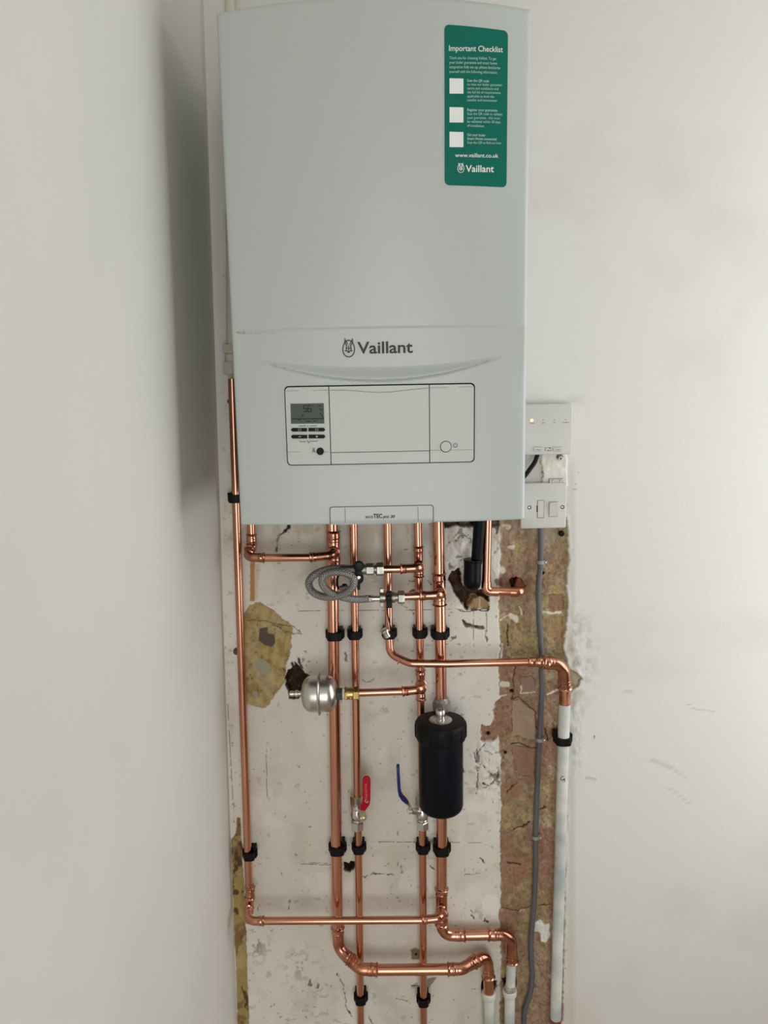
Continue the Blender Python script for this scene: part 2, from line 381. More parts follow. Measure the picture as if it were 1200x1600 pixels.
paint((168, 146, 88), m); paint((140, 108, 70), m*sstep(.5, .6, k3)); paint((96, 70, 38), m*sstep(.6, .68, k4)); paint((190, 170, 112), m*sstep(.56, .66, k2)*.7)
H += m*(-0.004+.003*(k4-.5))
paint((140, 110, 60), .8*sstep(2, 0, line([(384,1440),(384,1500)]))*sstep(.5, .6, fine))

# holes
def hole(poly, depth, c=(66, 44, 32), rough=1.0, soft=3.5):
    global H
    d = sdf(poly, U+n1*6*rough+n3*5*rough, V+n2*6*rough+n3*5*rough); m = sstep(.8, -.6, d); paint(c, m); paint((60, 42, 30), m*sstep(.5, .65, fine)*.8); paint((104, 74, 54), m*sstep(.58, .7, k3)*.5)
    H -= depth*sstep(0.5, -soft, d)*(0.8+.5*(fine-.5)); return d
hole([(449,1048),(458,1042),(462,1036),(468,1040),(476,1050),(480,1058),(474,1070),(472,1086),(464,1092),(453,1092),(448,1078),(446,1062)], .035)
for a, b_, r_ in ((466,1032,2.5),(470,1038,2.5),(442,1046,1.5),(479,1052,3),(455,1036,3)):
    paint((80, 54, 38), sstep(r_, r_*.4, line([(a, b_), (a+3, b_+4)])))
hole([(536,1347),(543,1349),(547,1345),(554,1348),(554,1360),(546,1362),(537,1360)], .03)
hole([(700,906),(707,893),(720,887),(722,915),(735,925),(752,920),(766,905),(767,926),(765,940),(750,932),(738,940),(728,952),(722,948),(718,938),(708,926)], .028, (72, 46, 34))
dq = sdf([(735,936),(745,932),(760,936),(765,941),(764,954),(748,952),(736,953),(730,948)]); m = sstep(.8, -.8, dq); paint((172, 142, 100), m); H -= .006*m
paint((150,110,70), m*sstep(1.2, .4, line([(733,946),(740,942),(742,950),(735,953)]))); paint((214,196,150), m*sstep(1.4, .4, line([(751,936),(752,952)])))
paint((70,46,30), sstep(1.2, .3, line([(714,951),(722,955),(735,953),(764,956),(765,948)])))
paint((240,236,226), sstep(3.5, 2, line([(716,949),(724,948)])))
hole([(797,905),(806,901),(816,906),(823,918),(817,926),(800,922)], .03, (104, 70, 50))
paint((110, 74, 54), .75*sstep(.35, .6, fine)*np.exp(-((U-812)/19)**2-((V-910)/13)**2)); paint((96, 66, 48), .8*sstep(1, -2, sdf([(773,908),(786,902),(788,918),(775,917)])))
hole([(690,812),(780,812),(782,822),(768,824),(745,823),(725,826),(712,823),(692,827)], .03, (66, 48, 38))  # dark brown recessed strip along the boiler's bottom edge
hole([(772,822),(780,820),(779,832),(774,836)], .01)
hole([(751,1540),(754,1532),(776,1532),(777,1545),(772,1552),(754,1552)], .03, (92,64,48)); hole([(785,1530),(808,1529),(809,1542),(803,1550),(788,1549)], .03, (100,66,52))
for (a, b_, r_, dp_) in ((849,896,2.6,.008),(800,1081,3.2,.02),(763,1147,3.3,.02),(790,1177,2.8,.012),(650,1492,3.0,.012)):
    dd = np.hypot(U-a, V-b_); paint((50, 36, 28), sstep(r_+.4, r_-.6, dd)); H -= dp_*sstep(r_, r_-1.5, dd)
paint((150, 122, 88), sstep(1, -1, sdf([(640,1483),(648,1482),(656,1484),(656,1499),(640,1497)]))*sstep(3.0, 3.8, np.hypot(U-650, V-1492)))
paint((120, 98, 78), .8*sstep(1, -1, sdf([(669,1528),(683,1527),(677,1537),(669,1546)]))); paint((150,130,105), .6*sstep(1, -1, sdf([(642,1541),(655,1534),(656,1546),(644,1544)])))  # first patch is a small shadow painted into the wall colour
# chipped crack above the pipes, slot below the crater
CRK = np.clip((vnoise(U, V, 6, 3131, 4)-.30)*2.2, 0, 1.3); UW = UW+(vnoise(U, V, 3, 61, 2)-.5)*3.5; VW = VW+(vnoise(U, V, 3, 62, 2)-.5)*3.5
def crack(pts, wd, c=(70, 52, 40), dep=.0025, A=None, B=None):
    global H
    l = line(pts, UW if A is None else A, VW if B is None else B); wd = np.maximum(wd*(.1+1.15*CRK), .3); paint(c, sstep(wd, wd*.35, l)); H -= dep*sstep(wd+.5, 0, l)
crack([(452,820),(446,826),(438,833),(433,848),(430,861)], 2.6); crack([(452,820),(441,832),(434,836)], 3.5, dep=.006)
paint((214,208,196), sstep(2, 1, abs(line([(452,820),(438,833),(431,860)])-5))*.6)
dq = sdf([(720,968),(728,974),(742,978),(756,976),(758,982),(748,984),(730,981),(722,976)]); paint((118,92,66), sstep(.8,-.8,dq)); H -= .003*sstep(.8,-1,dq); crack([(720,968),(727,976),(745,980)], 1.8)
crack([(758,985),(760,1000)], 1)
# scribed lines
for pts in ([(467,955),(520,954),(765,952)], [(580,1315),(752,1317)], [(739,952),(740,1010)], [(760,955),(761,1012)], [(483,1348),(520,1349)], [(470,1350),(536,1352)], [(416,1160),(417,1245)], [(356,1100),(366,1290)]):
    crack(pts, .9, (128, 116, 100), .0006, U+n1*1.5, V+n2*1.5)
# rough white plaster
for q in ([(694,828),(715,826),(740,826),(738,868),(724,882),(704,892),(696,880)], [(748,1160),(768,1158),(780,1162),(779,1200),(784,1215),(772,1240),(752,1250),(744,1220),(742,1185)], [(772,832),(783,836),(781,900),(772,912),(768,880)]):
    dq = sdf(q); m = sstep(3, -3, dq); lump = vnoise(U, V, 12, 909, 4); paint((226, 222, 212), m*.8); H += m*.007*(lump-.45); paint((110, 96, 82), m*sstep(.36, .30, lump)*.8)
for pts, wd in (([(746,1180),(752,1172),(757,1162)], 1), ([(744,1240),(747,1200),(752,1192),(758,1200)], 1.4), ([(762,1205),(770,1214),(778,1208)], 1.2), ([(756,1222),(764,1226),(772,1218),(779,1212)], 2.2), ([(757,1176),(790,1176)], .9), ([(754,1232),(762,1226)], 1.6),
                ([(700,850),(712,845),(726,838)], 1.1), ([(724,836),(736,845)], 1.3), ([(706,842),(716,834)], 1), ([(643,1540),(655,1542),(662,1548)], 1.2), ([(568,1370),(585,1366),(616,1366)], 1.3), ([(670,1350),(678,1358)], 1.5),
                ([(526,1520),(536,1540),(542,1575),(552,1590)], 1.1), ([(620,1560),(634,1563),(642,1570)], 1.3), ([(578,1590),(582,1600)], 2), ([(724,1365),(738,1369),(752,1366)], .9), ([(752,1340),(758,1348)], 1.4),
                ([(734,1425),(742,1436)], 1.6), ([(757,1437),(760,1443)], 2.2), ([(740,1176),(745,1190)], 1.2), ([(428,976),(436,978),(442,986),(470,990)], .9), ([(455,976),(465,982),(472,990)], 1.0), ([(566,1064),(580,1064),(584,1059)], .9),
                ([(640,908),(655,905),(662,912)], 1.0), ([(640,928),(648,920),(656,940)], 2.2), ([(626,944),(640,950),(648,960)], 1), ([(668,906),(676,914)], 1.2), ([(405,1412),(402,1424)], .8), ([(453,1402),(452,1420)], .8)):
    crack(pts, wd)
for q in ([(484,1530),(486,1530),(488,1540),(481,1541)], [(494,1537),(499,1537),(498,1545),(493,1544)], [(704,996),(712,992),(714,998),(707,1001)], [(556,986),(560,990),(552,996)], [(538,1020),(542,1020),(543,1034),(539,1034)]):
    paint((100, 84, 66), .85*sstep(.8, -.6, sdf(q, U+n3*6, V+n3*6)))
# specks, scuffs, dirt and a darker band
spk = vnoise(U, V, 5.5, 1001, 2); spz = vnoise(U, V, 90, 1002, 3)
paint((120, 106, 88), old*(1-mch)*sstep(.83, .88, spk+.10*(spz-.5))*.6)
spk2 = vnoise(U*.6, V, 9, 1003, 3); paint((176, 166, 148), old*(1-mch)*sstep(.76, .84, spk2+.25*(vnoise(U, V, 60, 1005, 3)-.5))*.5)
paint((128, 112, 74), old*sstep(.52, .62, vnoise(U, V, 7, 1004, 3))*.7*np.exp(-((U-402)/16)**2-((V-1472)/30)**2))
paint((160, 146, 118), old*sstep(.54, .64, vnoise(U, V, 8, 1006, 3))*.6*np.maximum(np.exp(-((U-470)/26)**2-((V-1510)/30)**2), np.exp(-((U-740)/22)**2-((V-1432)/14)**2)))
paint((186, 176, 160), old*.55*sstep(.35, .65, vnoise(U, V*.25, 12, 1007, 4))*np.exp(-((V-832)/26)**2))  # streaky darker band across the wall just below the boiler
paint((232, 230, 222), sstep(2, -2, sdf([(752,1408),(762,1396),(776,1400),(782,1420),(770,1432),(756,1425)]))*.8)
# scraped plaster right of the chase, faint marks on the new wall
scr = np.exp(-((U-898)/12)**2)*sstep(940, 990, V)*sstep(1260, 1150, V)*sstep(1, 3, sc_)
H += scr*.0035*(vnoise(U, V*.6, 9, 1101, 4)-.45); paint((188, 184, 168), scr*.7*sstep(.5, .65, vnoise(U, V*.6, 10, 1102, 4)))
paint((176, 162, 136), sstep(1, -1, sdf([(890,1046),(901,1048),(907,1057),(904,1068),(896,1070),(890,1062)])))
paint((150, 150, 140), np.exp(-((U-902)/26)**2-((V-1030)/60)**2)*.5*sstep(.55, .7, vnoise(U, V, 10, 1103, 3))*new)
for pts, wd, c, a in (([(1016,1186),(1048,1198)], 4.5, (196,180,172), .5), ([(1048,1198),(1074,1216)], 3.5, (200,190,180), .45), ([(1040,1228),(1078,1254)], 2.5, (196,186,170), .4), ([(1075,1100),(1084,1107),(1119,1111)], 1.2, (176,172,160), .6),
                   ([(916,1214),(930,1216)], 3, (180,174,160), .5), ([(975,1079),(984,1080)], 3.5, (192,184,172), .5), ([(928,1148),(927,1152)], 1.2, (110,106,98), .9), ([(896,764),(902,764)], 1.5, (120,118,110), .4), ([(899,755),(900,756)], 1.2, (110,100,90), .5), ([(902,738),(904,738)], 1.0, (120,118,110), .5)):
    paint(c, a*sstep(wd, wd*.4, line(pts, U+n1*3, V+n2*3)))
# rough patch between the two electrical boxes
m = sstep(1, -1, sdf([(846,706),(884,706),(886,760),(848,760)], U+n1*3, V)); paint((224, 220, 210), m); H += m*(.003+.004*(vnoise(U, V, 12, 1201, 3)-.5)); paint((196, 192, 182), sstep(1, -1, sdf([(815,706),(845,706),(846,760),(815,760)], U, V)))
paint((84, 70, 58), sstep(6.5, 4.5, np.hypot(U-874, V-713))*sstep(.3, .5, fine)); crack([(845,708),(847,730),(846,758)], 1.4, (150, 140, 124), .002)
m = np.exp(-((U-898)/16)**2-((V-625)/8)**2)*.25; paint((170, 168, 158), m*new)  # soft grey tone above the receiver's right corner
H[:, 0] = 0; H[0, :] = 0

me = bpy.data.meshes.new('wall_back'); nz, nx = X.shape
vco = np.stack([X, -H, Z], -1).reshape(-1, 3).astype(np.float32)
me.vertices.add(nx*nz); me.vertices.foreach_set('co', vco.ravel())
ii = (np.arange(nz-1)[:, None]*nx+np.arange(nx-1)[None, :]).ravel()
lp = np.stack([ii, ii+1, ii+1+nx, ii+nx], -1).astype(np.int32)
me.loops.add(lp.size); me.loops.foreach_set('vertex_index', lp.ravel())
me.polygons.add(len(lp)); me.polygons.foreach_set('loop_start', np.arange(0, lp.size, 4, dtype=np.int32)); me.polygons.foreach_set('loop_total', np.full(len(lp), 4, np.int32))
me.update(calc_edges=True); me.validate()
me.polygons.foreach_set('use_smooth', np.ones(len(me.polygons), bool))
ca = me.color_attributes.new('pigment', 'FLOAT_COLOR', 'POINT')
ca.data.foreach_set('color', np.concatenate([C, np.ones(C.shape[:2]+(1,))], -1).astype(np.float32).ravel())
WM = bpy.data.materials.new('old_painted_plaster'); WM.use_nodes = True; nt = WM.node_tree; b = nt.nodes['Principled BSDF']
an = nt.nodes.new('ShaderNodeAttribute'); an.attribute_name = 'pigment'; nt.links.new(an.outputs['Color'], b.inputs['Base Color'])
b.inputs['Roughness'].default_value = 0.75; b.inputs['Specular IOR Level'].default_value = 0.25
tc = nt.nodes.new('ShaderNodeTexCoord'); nn = nt.nodes.new('ShaderNodeTexNoise'); nn.inputs['Scale'].default_value = 160; nn.inputs['Detail'].default_value = 5
nt.links.new(tc.outputs['Object'], nn.inputs['Vector']); bp = nt.nodes.new('ShaderNodeBump'); bp.inputs['Strength'].default_value = 0.15; bp.inputs['Distance'].default_value = 0.002
nt.links.new(nn.outputs['Fac'], bp.inputs['Height']); nt.links.new(bp.outputs[0], b.inputs['Normal'])
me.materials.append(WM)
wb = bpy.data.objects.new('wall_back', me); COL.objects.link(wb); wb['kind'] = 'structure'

# ------------------------------------------------------------------ the rest of the room
WALLM = mat('smooth_white_wall', lin((226, 224, 216)), 0.6, bump=(14, 0.12, 0.004), col2=lin((220, 219, 213)), nscale=3)
CEILM = mat('ceiling_white', lin((225, 223, 216)), 0.8)
FLOORM = mat('floor_boards', lin((172, 156, 136)), 0.5, col2=lin((150, 134, 114)), nscale=6, bump=(30, 0.2, 0.002))
def struct(name, mb, m):
    o = link(name, mb, m); o['kind'] = 'structure'; return o
XL0, XL1 = -0.2955+0.0192*(2.5-2.29), -0.2955-0.0192*2.29    # left wall leans a little
mb = MB(); mb.add([(XL1,0.05,0),(XL0,0.05,2.5),(XL0,-3.6,2.5),(XL1,-3.6,0),(XL1-.1,0.05,0),(XL0-.1,0.05,2.5),(XL0-.1,-3.6,2.5),(XL1-.1,-3.6,0)],
       [(0,1,2,3),(7,6,5,4),(0,4,5,1),(1,5,6,2),(2,6,7,3),(3,7,4,0)])
struct('wall_left', mb, WALLM)
struct('floor', MB().box((-0.4,-3.6,-0.1), (1.45,0.06,0)), FLOORM)
struct('ceiling', MB().box((-0.4,-3.6,2.5), (1.45,0.06,2.6)), CEILM)
ROOMM = mat('dark_unseen_wall', lin((132, 118, 108)), 0.8, col2=lin((112, 98, 88)), nscale=4)  # unseen walls, darkened to give the copper's reflections more contrast
def wall_open(name, axis, c0, c1, lo, hi, z0, z1):
    """a wall with one opening; axis 'x' = wall of constant x"""
    mb = MB()
    def bx(a, b_, za, zb):
        if axis == 'x': mb.box((c0, a, za), (c1, b_, zb))
        else: mb.box((a, c0, za), (b_, c1, zb))
    full = (-3.6, 0.06) if axis == 'x' else (-0.4, 1.45)
    bx(full[0], lo, 0, 2.5); bx(hi, full[1], 0, 2.5); bx(lo, hi, 0, z0) if z0 > 0 else None; bx(lo, hi, z1, 2.5)
    return struct(name, mb, ROOMM)
wall_open('wall_right', 'x', 1.33, 1.45, -0.80, -0.04, 0.65, 2.30)
wall_open('wall_rear', 'y', -3.6, -3.48, -0.41+0.0, 0.93, 0.06, 2.04) if False else wall_open('wall_rear', 'y', -3.6, -3.48, -0.30, 0.93, 0.06, 2.04)
def frame(name, axis, c, lo, hi, z0, z1, bars):
    mb = MB(); t = .05
    def bx(a, b_, za, zb):
        if axis == 'x': mb.box((c-.02, a, za), (c+.02, b_, zb))
        else: mb.box((a, c-.02, za), (b_, c+.02, zb))
    bx(lo, lo+t, z0, z1); bx(hi-t, hi, z0, z1); bx(lo+t, hi-t, z0, z0+t); bx(lo+t, hi-t, z1-t, z1)
    for q in bars: bx(lo+(hi-lo)*q-.015, lo+(hi-lo)*q+.015, z0+t, z1-t)
    return struct(name, mb, WALLM)
frame('window_1', 'x', 1.40, -0.80, -0.04, 0.65, 2.30, (.5,))
frame('door_1', 'y', -3.54, -0.30, 0.93, 0.06, 2.04, (.5,))

# ------------------------------------------------------------------ boiler
BX, BZ0, BZ1, YE = 0.2185, 1.4090, 2.1290, -0.318
def ss(a, b_, x):
    t = min(1, max(0, (x-a)/(b_-a))); return t*t*(3-2*t)
def front(x, z):
    t = min(1.0, abs(x/BX)); s = (z-BZ0)/(BZ1-BZ0)
    wu = ss(1.55, 1.80, z); bow = 0.012+(0.042-0.012)*ss(0.1, 1.0, s)**0.9 if s > .1 else 0.012
    d = bow*(1-(t**4*(1-wu)+t*t*wu))
    if z < 1.7005: d -= 0.0020*ss(1.7005, 1.6975, z)*ss(1.0, 0.93, t)*ss(1.60, 1.68, z)
    q = 1-(x/0.185)**2                                   # the smile-shaped hollow above the control panel
    if q > 0:
        zt = 1.657-0.014*q; zb = 1.657-0.036*q
        if zb < z < zt:
            k = (zt-z)/(zt-zb); d -= 0.0085*q**0.7*(ss(-.1, .86, k) * (1-ss(.84, 1.0, k)))
    e = min(BX-abs(x), BZ1-z, 1.0)                       # rolled edges
    if e < 0.006: d -= 0.006*(1-math.sqrt(max(0, 1-((0.006-e)/0.006)**2)))
    e2 = z-BZ0
    if e2 < 0.003: d -= 0.003*(1-math.sqrt(max(0, 1-((0.003-e2)/0.003)**2)))
    return YE-d
def on_front(u, v, lift=0.0):
    y = -0.345
    for _ in range(6):
        p = at(u, v, -y); y = front(max(-BX, min(BX, p.x)), max(BZ0, min(BZ1, p.z)))-lift
    return at(u, v, -y)
boiler = thing('boiler', (0, -0.17, BZ0), 'large white wall-hung boiler with a green sticker and small display on its front', 'boiler')
def spaced(a, b_, step, edge):
    s = [a, a+.0006, a+.0016, a+.003, a+.006]; n = int((b_-a-.012)/step); s += [a+.006+(b_-a-.012)*i/n for i in range(1, n)]
    return s+[b_-.006, b_-.003, b_-.0016, b_-.0006, b_]
xs = spaced(-BX, BX, .004, 0)
zs = spaced(BZ0, 1.60, .004, 0)[:-5] + [1.60+.0016*i for i in range(0, 66)] + [1.706+.006*i for i in range(0, 70) if 1.706+.006*i < BZ1-.007] + [BZ1-.006, BZ1-.003, BZ1-.0016, BZ1-.0006, BZ1]
mb = MB(); nx_ = len(xs); vs = [(x, front(x, z), z) for z in zs for x in xs]; fs = [(j*nx_+i, j*nx_+i+1, (j+1)*nx_+i+1, (j+1)*nx_+i) for j in range(len(zs)-1) for i in range(nx_-1)]
rim = [(0, i) for i in range(nx_)] + [(j, nx_-1) for j in range(1, len(zs))] + [(len(zs)-1, i) for i in range(nx_-2, -1, -1)] + [(j, 0) for j in range(len(zs)-2, 0, -1)]
base = len(vs); vs += [(xs[i], -0.285, zs[j]) for j, i in rim]; n = len(rim)
idx = [j*nx_+i for j, i in rim]
fs += [(idx[k], base+k, base+(k+1) % n, idx[(k+1) % n]) for k in range(n)]
mb.add(vs, fs); link('front_panel', mb, CASE, boiler, sharp=60)
link('casing', MB().box((-BX+.002, -0.288, BZ0+.006), (BX-.002, -0.012, BZ1-.002)), CASE, boiler, bevel=.002)
link('base_tray', MB().box((-BX+.02, -0.270, BZ0+.001), (BX-.02, -0.02, BZ0+.008)), CASE_IN, boiler)

def rrect(w_, h_, r, n=5):
    out = []
    for cx, cz, a0 in ((w_/2-r, h_/2-r, 0), (-w_/2+r, h_/2-r, 90), (-w_/2+r, -h_/2+r, 180), (w_/2-r, -h_/2+r, 270)):
        for k in range(n+1):
            a = math.radians(a0+90*k/n); out.append((cx+r*math.cos(a), cz+r*math.sin(a)))
    return out
def drape_slab(name, x0, x1, z0, z1, lift, m, parent, r=0.0, rr_=None, grid=14, surf=front, thick=.002):
    """rounded slab following the boiler's front, raised by lift"""
    bm = bmesh.new()
    w_, h_ = x1-x0, z1-z0; cx, cz = (x0+x1)/2, (z0+z1)/2
    pl = rrect(w_, h_, max(r, 1e-4)) if r > 0 else [(w_/2, h_/2), (-w_/2, h_/2), (-w_/2, -h_/2), (w_/2, -h_/2)]
    vsb = [bm.verts.new((cx+a, 0, cz+b2)) for a, b2 in pl]; bm.faces.new(vsb)
    for k in range(1, grid):
        bmesh.ops.bisect_plane(bm, geom=bm.verts[:]+bm.edges[:]+bm.faces[:], plane_co=(x0+w_*k/grid, 0, 0), plane_no=(1, 0, 0))
        bmesh.ops.bisect_plane(bm, geom=bm.verts[:]+bm.edges[:]+bm.faces[:], plane_co=(0, 0, z0+h_*k/grid), plane_no=(0, 0, 1))
    bm.verts.ensure_lookup_table()
    top = [v.co.copy() for v in bm.verts]; mb = MB(); N = len(top); bm.verts.index_update()
    mb.add([(p.x, surf(p.x, p.z)-lift, p.z) for p in top] + [(p.x, surf(p.x, p.z)-lift+thick, p.z) for p in top],
           [tuple(v.index for v in f.verts) for f in bm.faces] + [tuple(v.index+N for v in reversed(f.verts)) for f in bm.faces] +
           [(e.verts[0].index, e.verts[1].index, e.verts[1].index+N, e.verts[0].index+N) for e in bm.edges if e.is_boundary])
    bm.free(); return link(name, mb, m, parent, sharp=40)
def text_mesh(s, bold=0.0, shear=0.0):
    cu = bpy.data.curves.new('t', 'FONT'); cu.body = s; cu.size = 1.0; cu.offset = bold; cu.shear = shear; cu.resolution_u = 3
    o = bpy.data.objects.new('t', cu); COL.objects.link(o); bpy.context.view_layer.update()
    me_ = bpy.data.meshes.new_from_object(o.evaluated_get(bpy.context.evaluated_depsgraph_get()))
    vs_ = [(v.co.x, v.co.y) for v in me_.vertices]; fs_ = [tuple(p.vertices) for p in me_.polygons]
    bpy.data.objects.remove(o); bpy.data.meshes.remove(me_); bpy.data.curves.remove(cu)
    return vs_, fs_
def text_to(mb, s, mapf, h=None, w_=None, bold=0.0, shear=0.0, caph=0.73):
    """mapf(a,b): a 0..w metres along, b 0..h metres up"""
    vs_, fs_ = text_mesh(s, bold, shear)
    if not vs_: return
    x0 = min(v[0] for v in vs_); x1 = max(v[0] for v in vs_)
    sy = h/caph; sx = (w_/(x1-x0)) if w_ else sy
    mb.add([mapf((a-x0)*sx, b2*sy) for a, b2 in vs_], fs_)
def front_text(mb, s, u0, u1, vbase, caph_px, vslope=None, bold=0.0, shear=0.0, lift=.0006):
    p0 = on_front(u0, vbase); p1 = on_front(u1, vbase+(vslope or 0)); wd = (p1-p0).length; k = pxm(p0)
    dirx = (p1-p0)
    def f(a, b2):
        x = p0.x+dirx.x*a/wd; z = p0.z+dirx.z*a/wd+b2
        return (x, front(x, z)-lift, z)
    text_to(mb, s, f, h=caph_px/k, w_=wd, bold=bold, shear=shear)
def strokes(mb, polys, wd, mapf, closed=False):
    for P in polys:
        n = len(P); P2 = [Vector((p[0], p[1], 0)) for p in P]; L_ = []
        for i in range(n):
            a = P2[(i-1) % n] if (closed or i) else P2[0]; c = P2[(i+1) % n] if (closed or i < n-1) else P2[-1]
            t = (c-a).normalized(); L_.append(Vector((-t.y, t.x, 0))*wd/2)
        vs_ = [mapf(*(p+q)[:2]) for p, q in zip(P2, L_)] + [mapf(*(p-q)[:2]) for p, q in zip(P2, L_)]
        mb.add(vs_, [(i, (i+1) % n, n+(i+1) % n, n+i) for i in range(n if closed else n-1)])
def fmap(lift=.0007):
    """pixel position on the boiler's front -> point"""
    def f(u, v):
        p = on_front(u, v); return (p.x, front(max(-BX, min(BX, p.x)), p.z)-lift, p.z)
    return f
FM = fmap()
# logo and emblem
mb = MB(); front_text(mb, 'Vaillant', 558.5, 645, 552.5, 18.5, -1.6, bold=.018); link('brand_lettering', mb, INK, boiler)
def emblem(mb, cx, cy, s, FMx, wd):
    egg = [(cx+s*9.3*math.cos(a)*(1-.10*math.sin(a)), cy-s*13.2*math.sin(a)+s*1.2) for a in [2*PI*k/30 for k in range(30)]]
    strokes(mb, [egg], wd*1.15, FMx, True)
    P = lambda *q: [(cx+s*a, cy+s*b2) for a, b2 in q]
    strokes(mb, [P((-1.5,-5),(-3.5,-9),(-6.5,-15),(-6.4,-10),(-4.2,-4.5),(-2.6,-3.2)), P((1.5,-5),(3.5,-9),(6.5,-15),(6.4,-10),(4.2,-4.5),(2.6,-3.2)),
                 P((-2.6,-3.2),(-4.3,0.5),(-3.6,3.6),(-2.2,5.5),(0,8),(2.2,5.5),(3.6,3.6),(4.3,.5),(2.6,-3.2)), P((0,-4),(0,6.4)), P((-3.2,0.2),(-1.2,1.2)), P((3.2,.2),(1.2,1.2)),
                 P((-6.2,4.2),(-3.6,5.4)), P((6.2,4.2),(3.6,5.4)), P((-2,6.4),(0,7.2),(2,6.4))], wd, FMx)
mb = MB(); emblem(mb, 544.8, 543.5, .98, FM, 1.5); link('brand_emblem', mb, INK, boiler)
# control panel
pA, pB = on_front(444, 604), on_front(741.5, 722)
px0, px1, pz0, pz1 = pA.x, pB.x, pB.z, pA.z+.0006
cpn = drape_slab('control_panel', px0, px1, pz0, pz1, .0010, GAP, boiler, r=.0065, grid=12)
pxx = lambda u, v=660: on_front(u, v).x
pzz = lambda v, u=600: on_front(u, v).z
g = .00085
xa, xb = pxx(515.5), pxx(671); zl = pzz(705.5)
def quadpanel(name, x0, x1, z0, z1, corner, m=PANEL):
    """plate whose listed outer corners are rounded"""
    pts = []; r = .0058
    for cx, cz, a0, key in ((x1, z1, 0, 'tr'), (x0, z1, 90, 'tl'), (x0, z0, 180, 'bl'), (x1, z0, 270, 'br')):
        if key in corner:
            ox = cx-r if 'r' in key[1] else cx+r; oz = cz-r if key[0] == 't' else cz+r
            for k in range(6):
                a = math.radians(a0+18*k); pts.append((ox+r*math.cos(a), oz+r*math.sin(a)))
        else: pts.append((cx, cz))
    bm = bmesh.new(); bm.faces.new([bm.verts.new((a, 0, b2)) for a, b2 in pts])
    for k in range(1, 8): bmesh.ops.bisect_plane(bm, geom=bm.verts[:]+bm.edges[:]+bm.faces[:], plane_co=(x0+(x1-x0)*k/8, 0, 0), plane_no=(1, 0, 0))
    for k in range(1, 8): bmesh.ops.bisect_plane(bm, geom=bm.verts[:]+bm.edges[:]+bm.faces[:], plane_co=(0, 0, z0+(z1-z0)*k/8), plane_no=(0, 0, 1))
    bm.verts.index_update(); top = [v.co.copy() for v in bm.verts]; N = len(top); mb = MB()
    mb.add([(p.x, front(p.x, p.z)-.0018, p.z) for p in top]+[(p.x, front(p.x, p.z)-.0009, p.z) for p in top], [tuple(v.index for v in f.verts) for f in bm.faces] +
           [(e.verts[0].index, e.verts[1].index, e.verts[1].index+N, e.verts[0].index+N) for e in bm.edges if e.is_boundary])
    bm.free(); return link(name, mb, m, boiler, sharp=40)
o1 = quadpanel('display_surround', px0+.0014, xa-g*.75, pz0+.0013, pz1-.0019, ('tl', 'bl'))
o2 = quadpanel('flap_door', xa+g*.75, xb-g*.75, zl+g*.5, pz1-.0019, ())
o3 = quadpanel('lower_flap_strip', xa+g*.75, xb-g*.75, pz0+.0013, zl-g*.6, ())
o4 = quadpanel('button_surround', xb+g*.75, px1-.0017, pz0+.0013, pz1-.0019, ('tr', 'br'))
FP = fmap(.0022)
for par_, q in ((o1, [(447,611),(514,609.5)]), (o1, [(448,706),(515,706)]), (o4, [(672,606),(739,604)]), (o4, [(672,703.5),(739,702.5)]),
    (o2, [(516,609.5),(540,609.6),(565,611.5),(590,613.2),(610,612.5),(640,609),(671,606)])):
    mb = MB(); strokes(mb, [q], .7 if par_ is o2 else .5, FP); link('moulding_line', mb, GAPL, par_)
def slab_px(name, poly, m, parent, lift0=.0015, lift1=.0028):
    a = [fmap(lift1)(u, v) for u, v in poly]; b2 = [fmap(lift0)(u, v) for u, v in poly]; n = len(poly); mb = MB()
    mb.add(a+b2, [tuple(range(n)), tuple(range(n, 2*n))]+[(i, (i+1) % n, n+(i+1) % n, n+i) for i in range(n)]); return link(name, mb, m, parent, sharp=40)
slab_px('display_bezel', [(452.6,629.6),(507,628.8),(508,662.6),(453.6,663.2)], PANEL, cpn, .0016, .0022)
disp = slab_px('display', [(454,630.8),(506,630),(507,661.6),(455,662)], LCD, cpn, .0018, .0026)
mb = MB(); FD = fmap(.0030)
def seg(mb, ch, u, v, w_, h_):
    S = {'a': ((0,0),(1,0)), 'b': ((1,0),(1,.5)), 'c': ((1,.5),(1,1)), 'd': ((0,1),(1,1)), 'e': ((0,.5),(0,1)), 'f': ((0,0),(0,.5)), 'g': ((0,.5),(1,.5))}
    for k in {'5': 'afgcd', '6': 'afgecd'}[ch]:
        (a, b2), (c, d_) = S[k]; strokes(mb, [[(u+w_*a, v+h_*b2), (u+w_*c, v+h_*d_)]], 1.2, FD)
seg(mb, '5', 474.5, 633.5, 5, 9.5); seg(mb, '6', 481.5, 633.5, 5, 9.5)
strokes(mb, [[(471,652),(473,647),(475,651)], [(466,657),(469,655),(470,658)], [(497,634),(503,634)], [(499,638),(504,641)], [(500,645),(504,650),(505,655)], [(455,654.5),(505,654)], [(479,658),(485,658)], [(490,658),(495,657.6)], [(488.5,634),(489.5,634),(489.5,635)]], 1.3, FD)
link('display_digits', mb, LCDINK, disp)
def bar(u0, u1, v0, v1, left):
    r = 2.2; a = [(u0, v0), (u1-r, v0), (u1, v0+r), (u1, v1-r), (u1-r, v1), (u0, v1)] if not left else [(u0+r, v0), (u1, v0), (u1, v1), (u0+r, v1), (u0, v1-r), (u0, v0+r)]
    return a
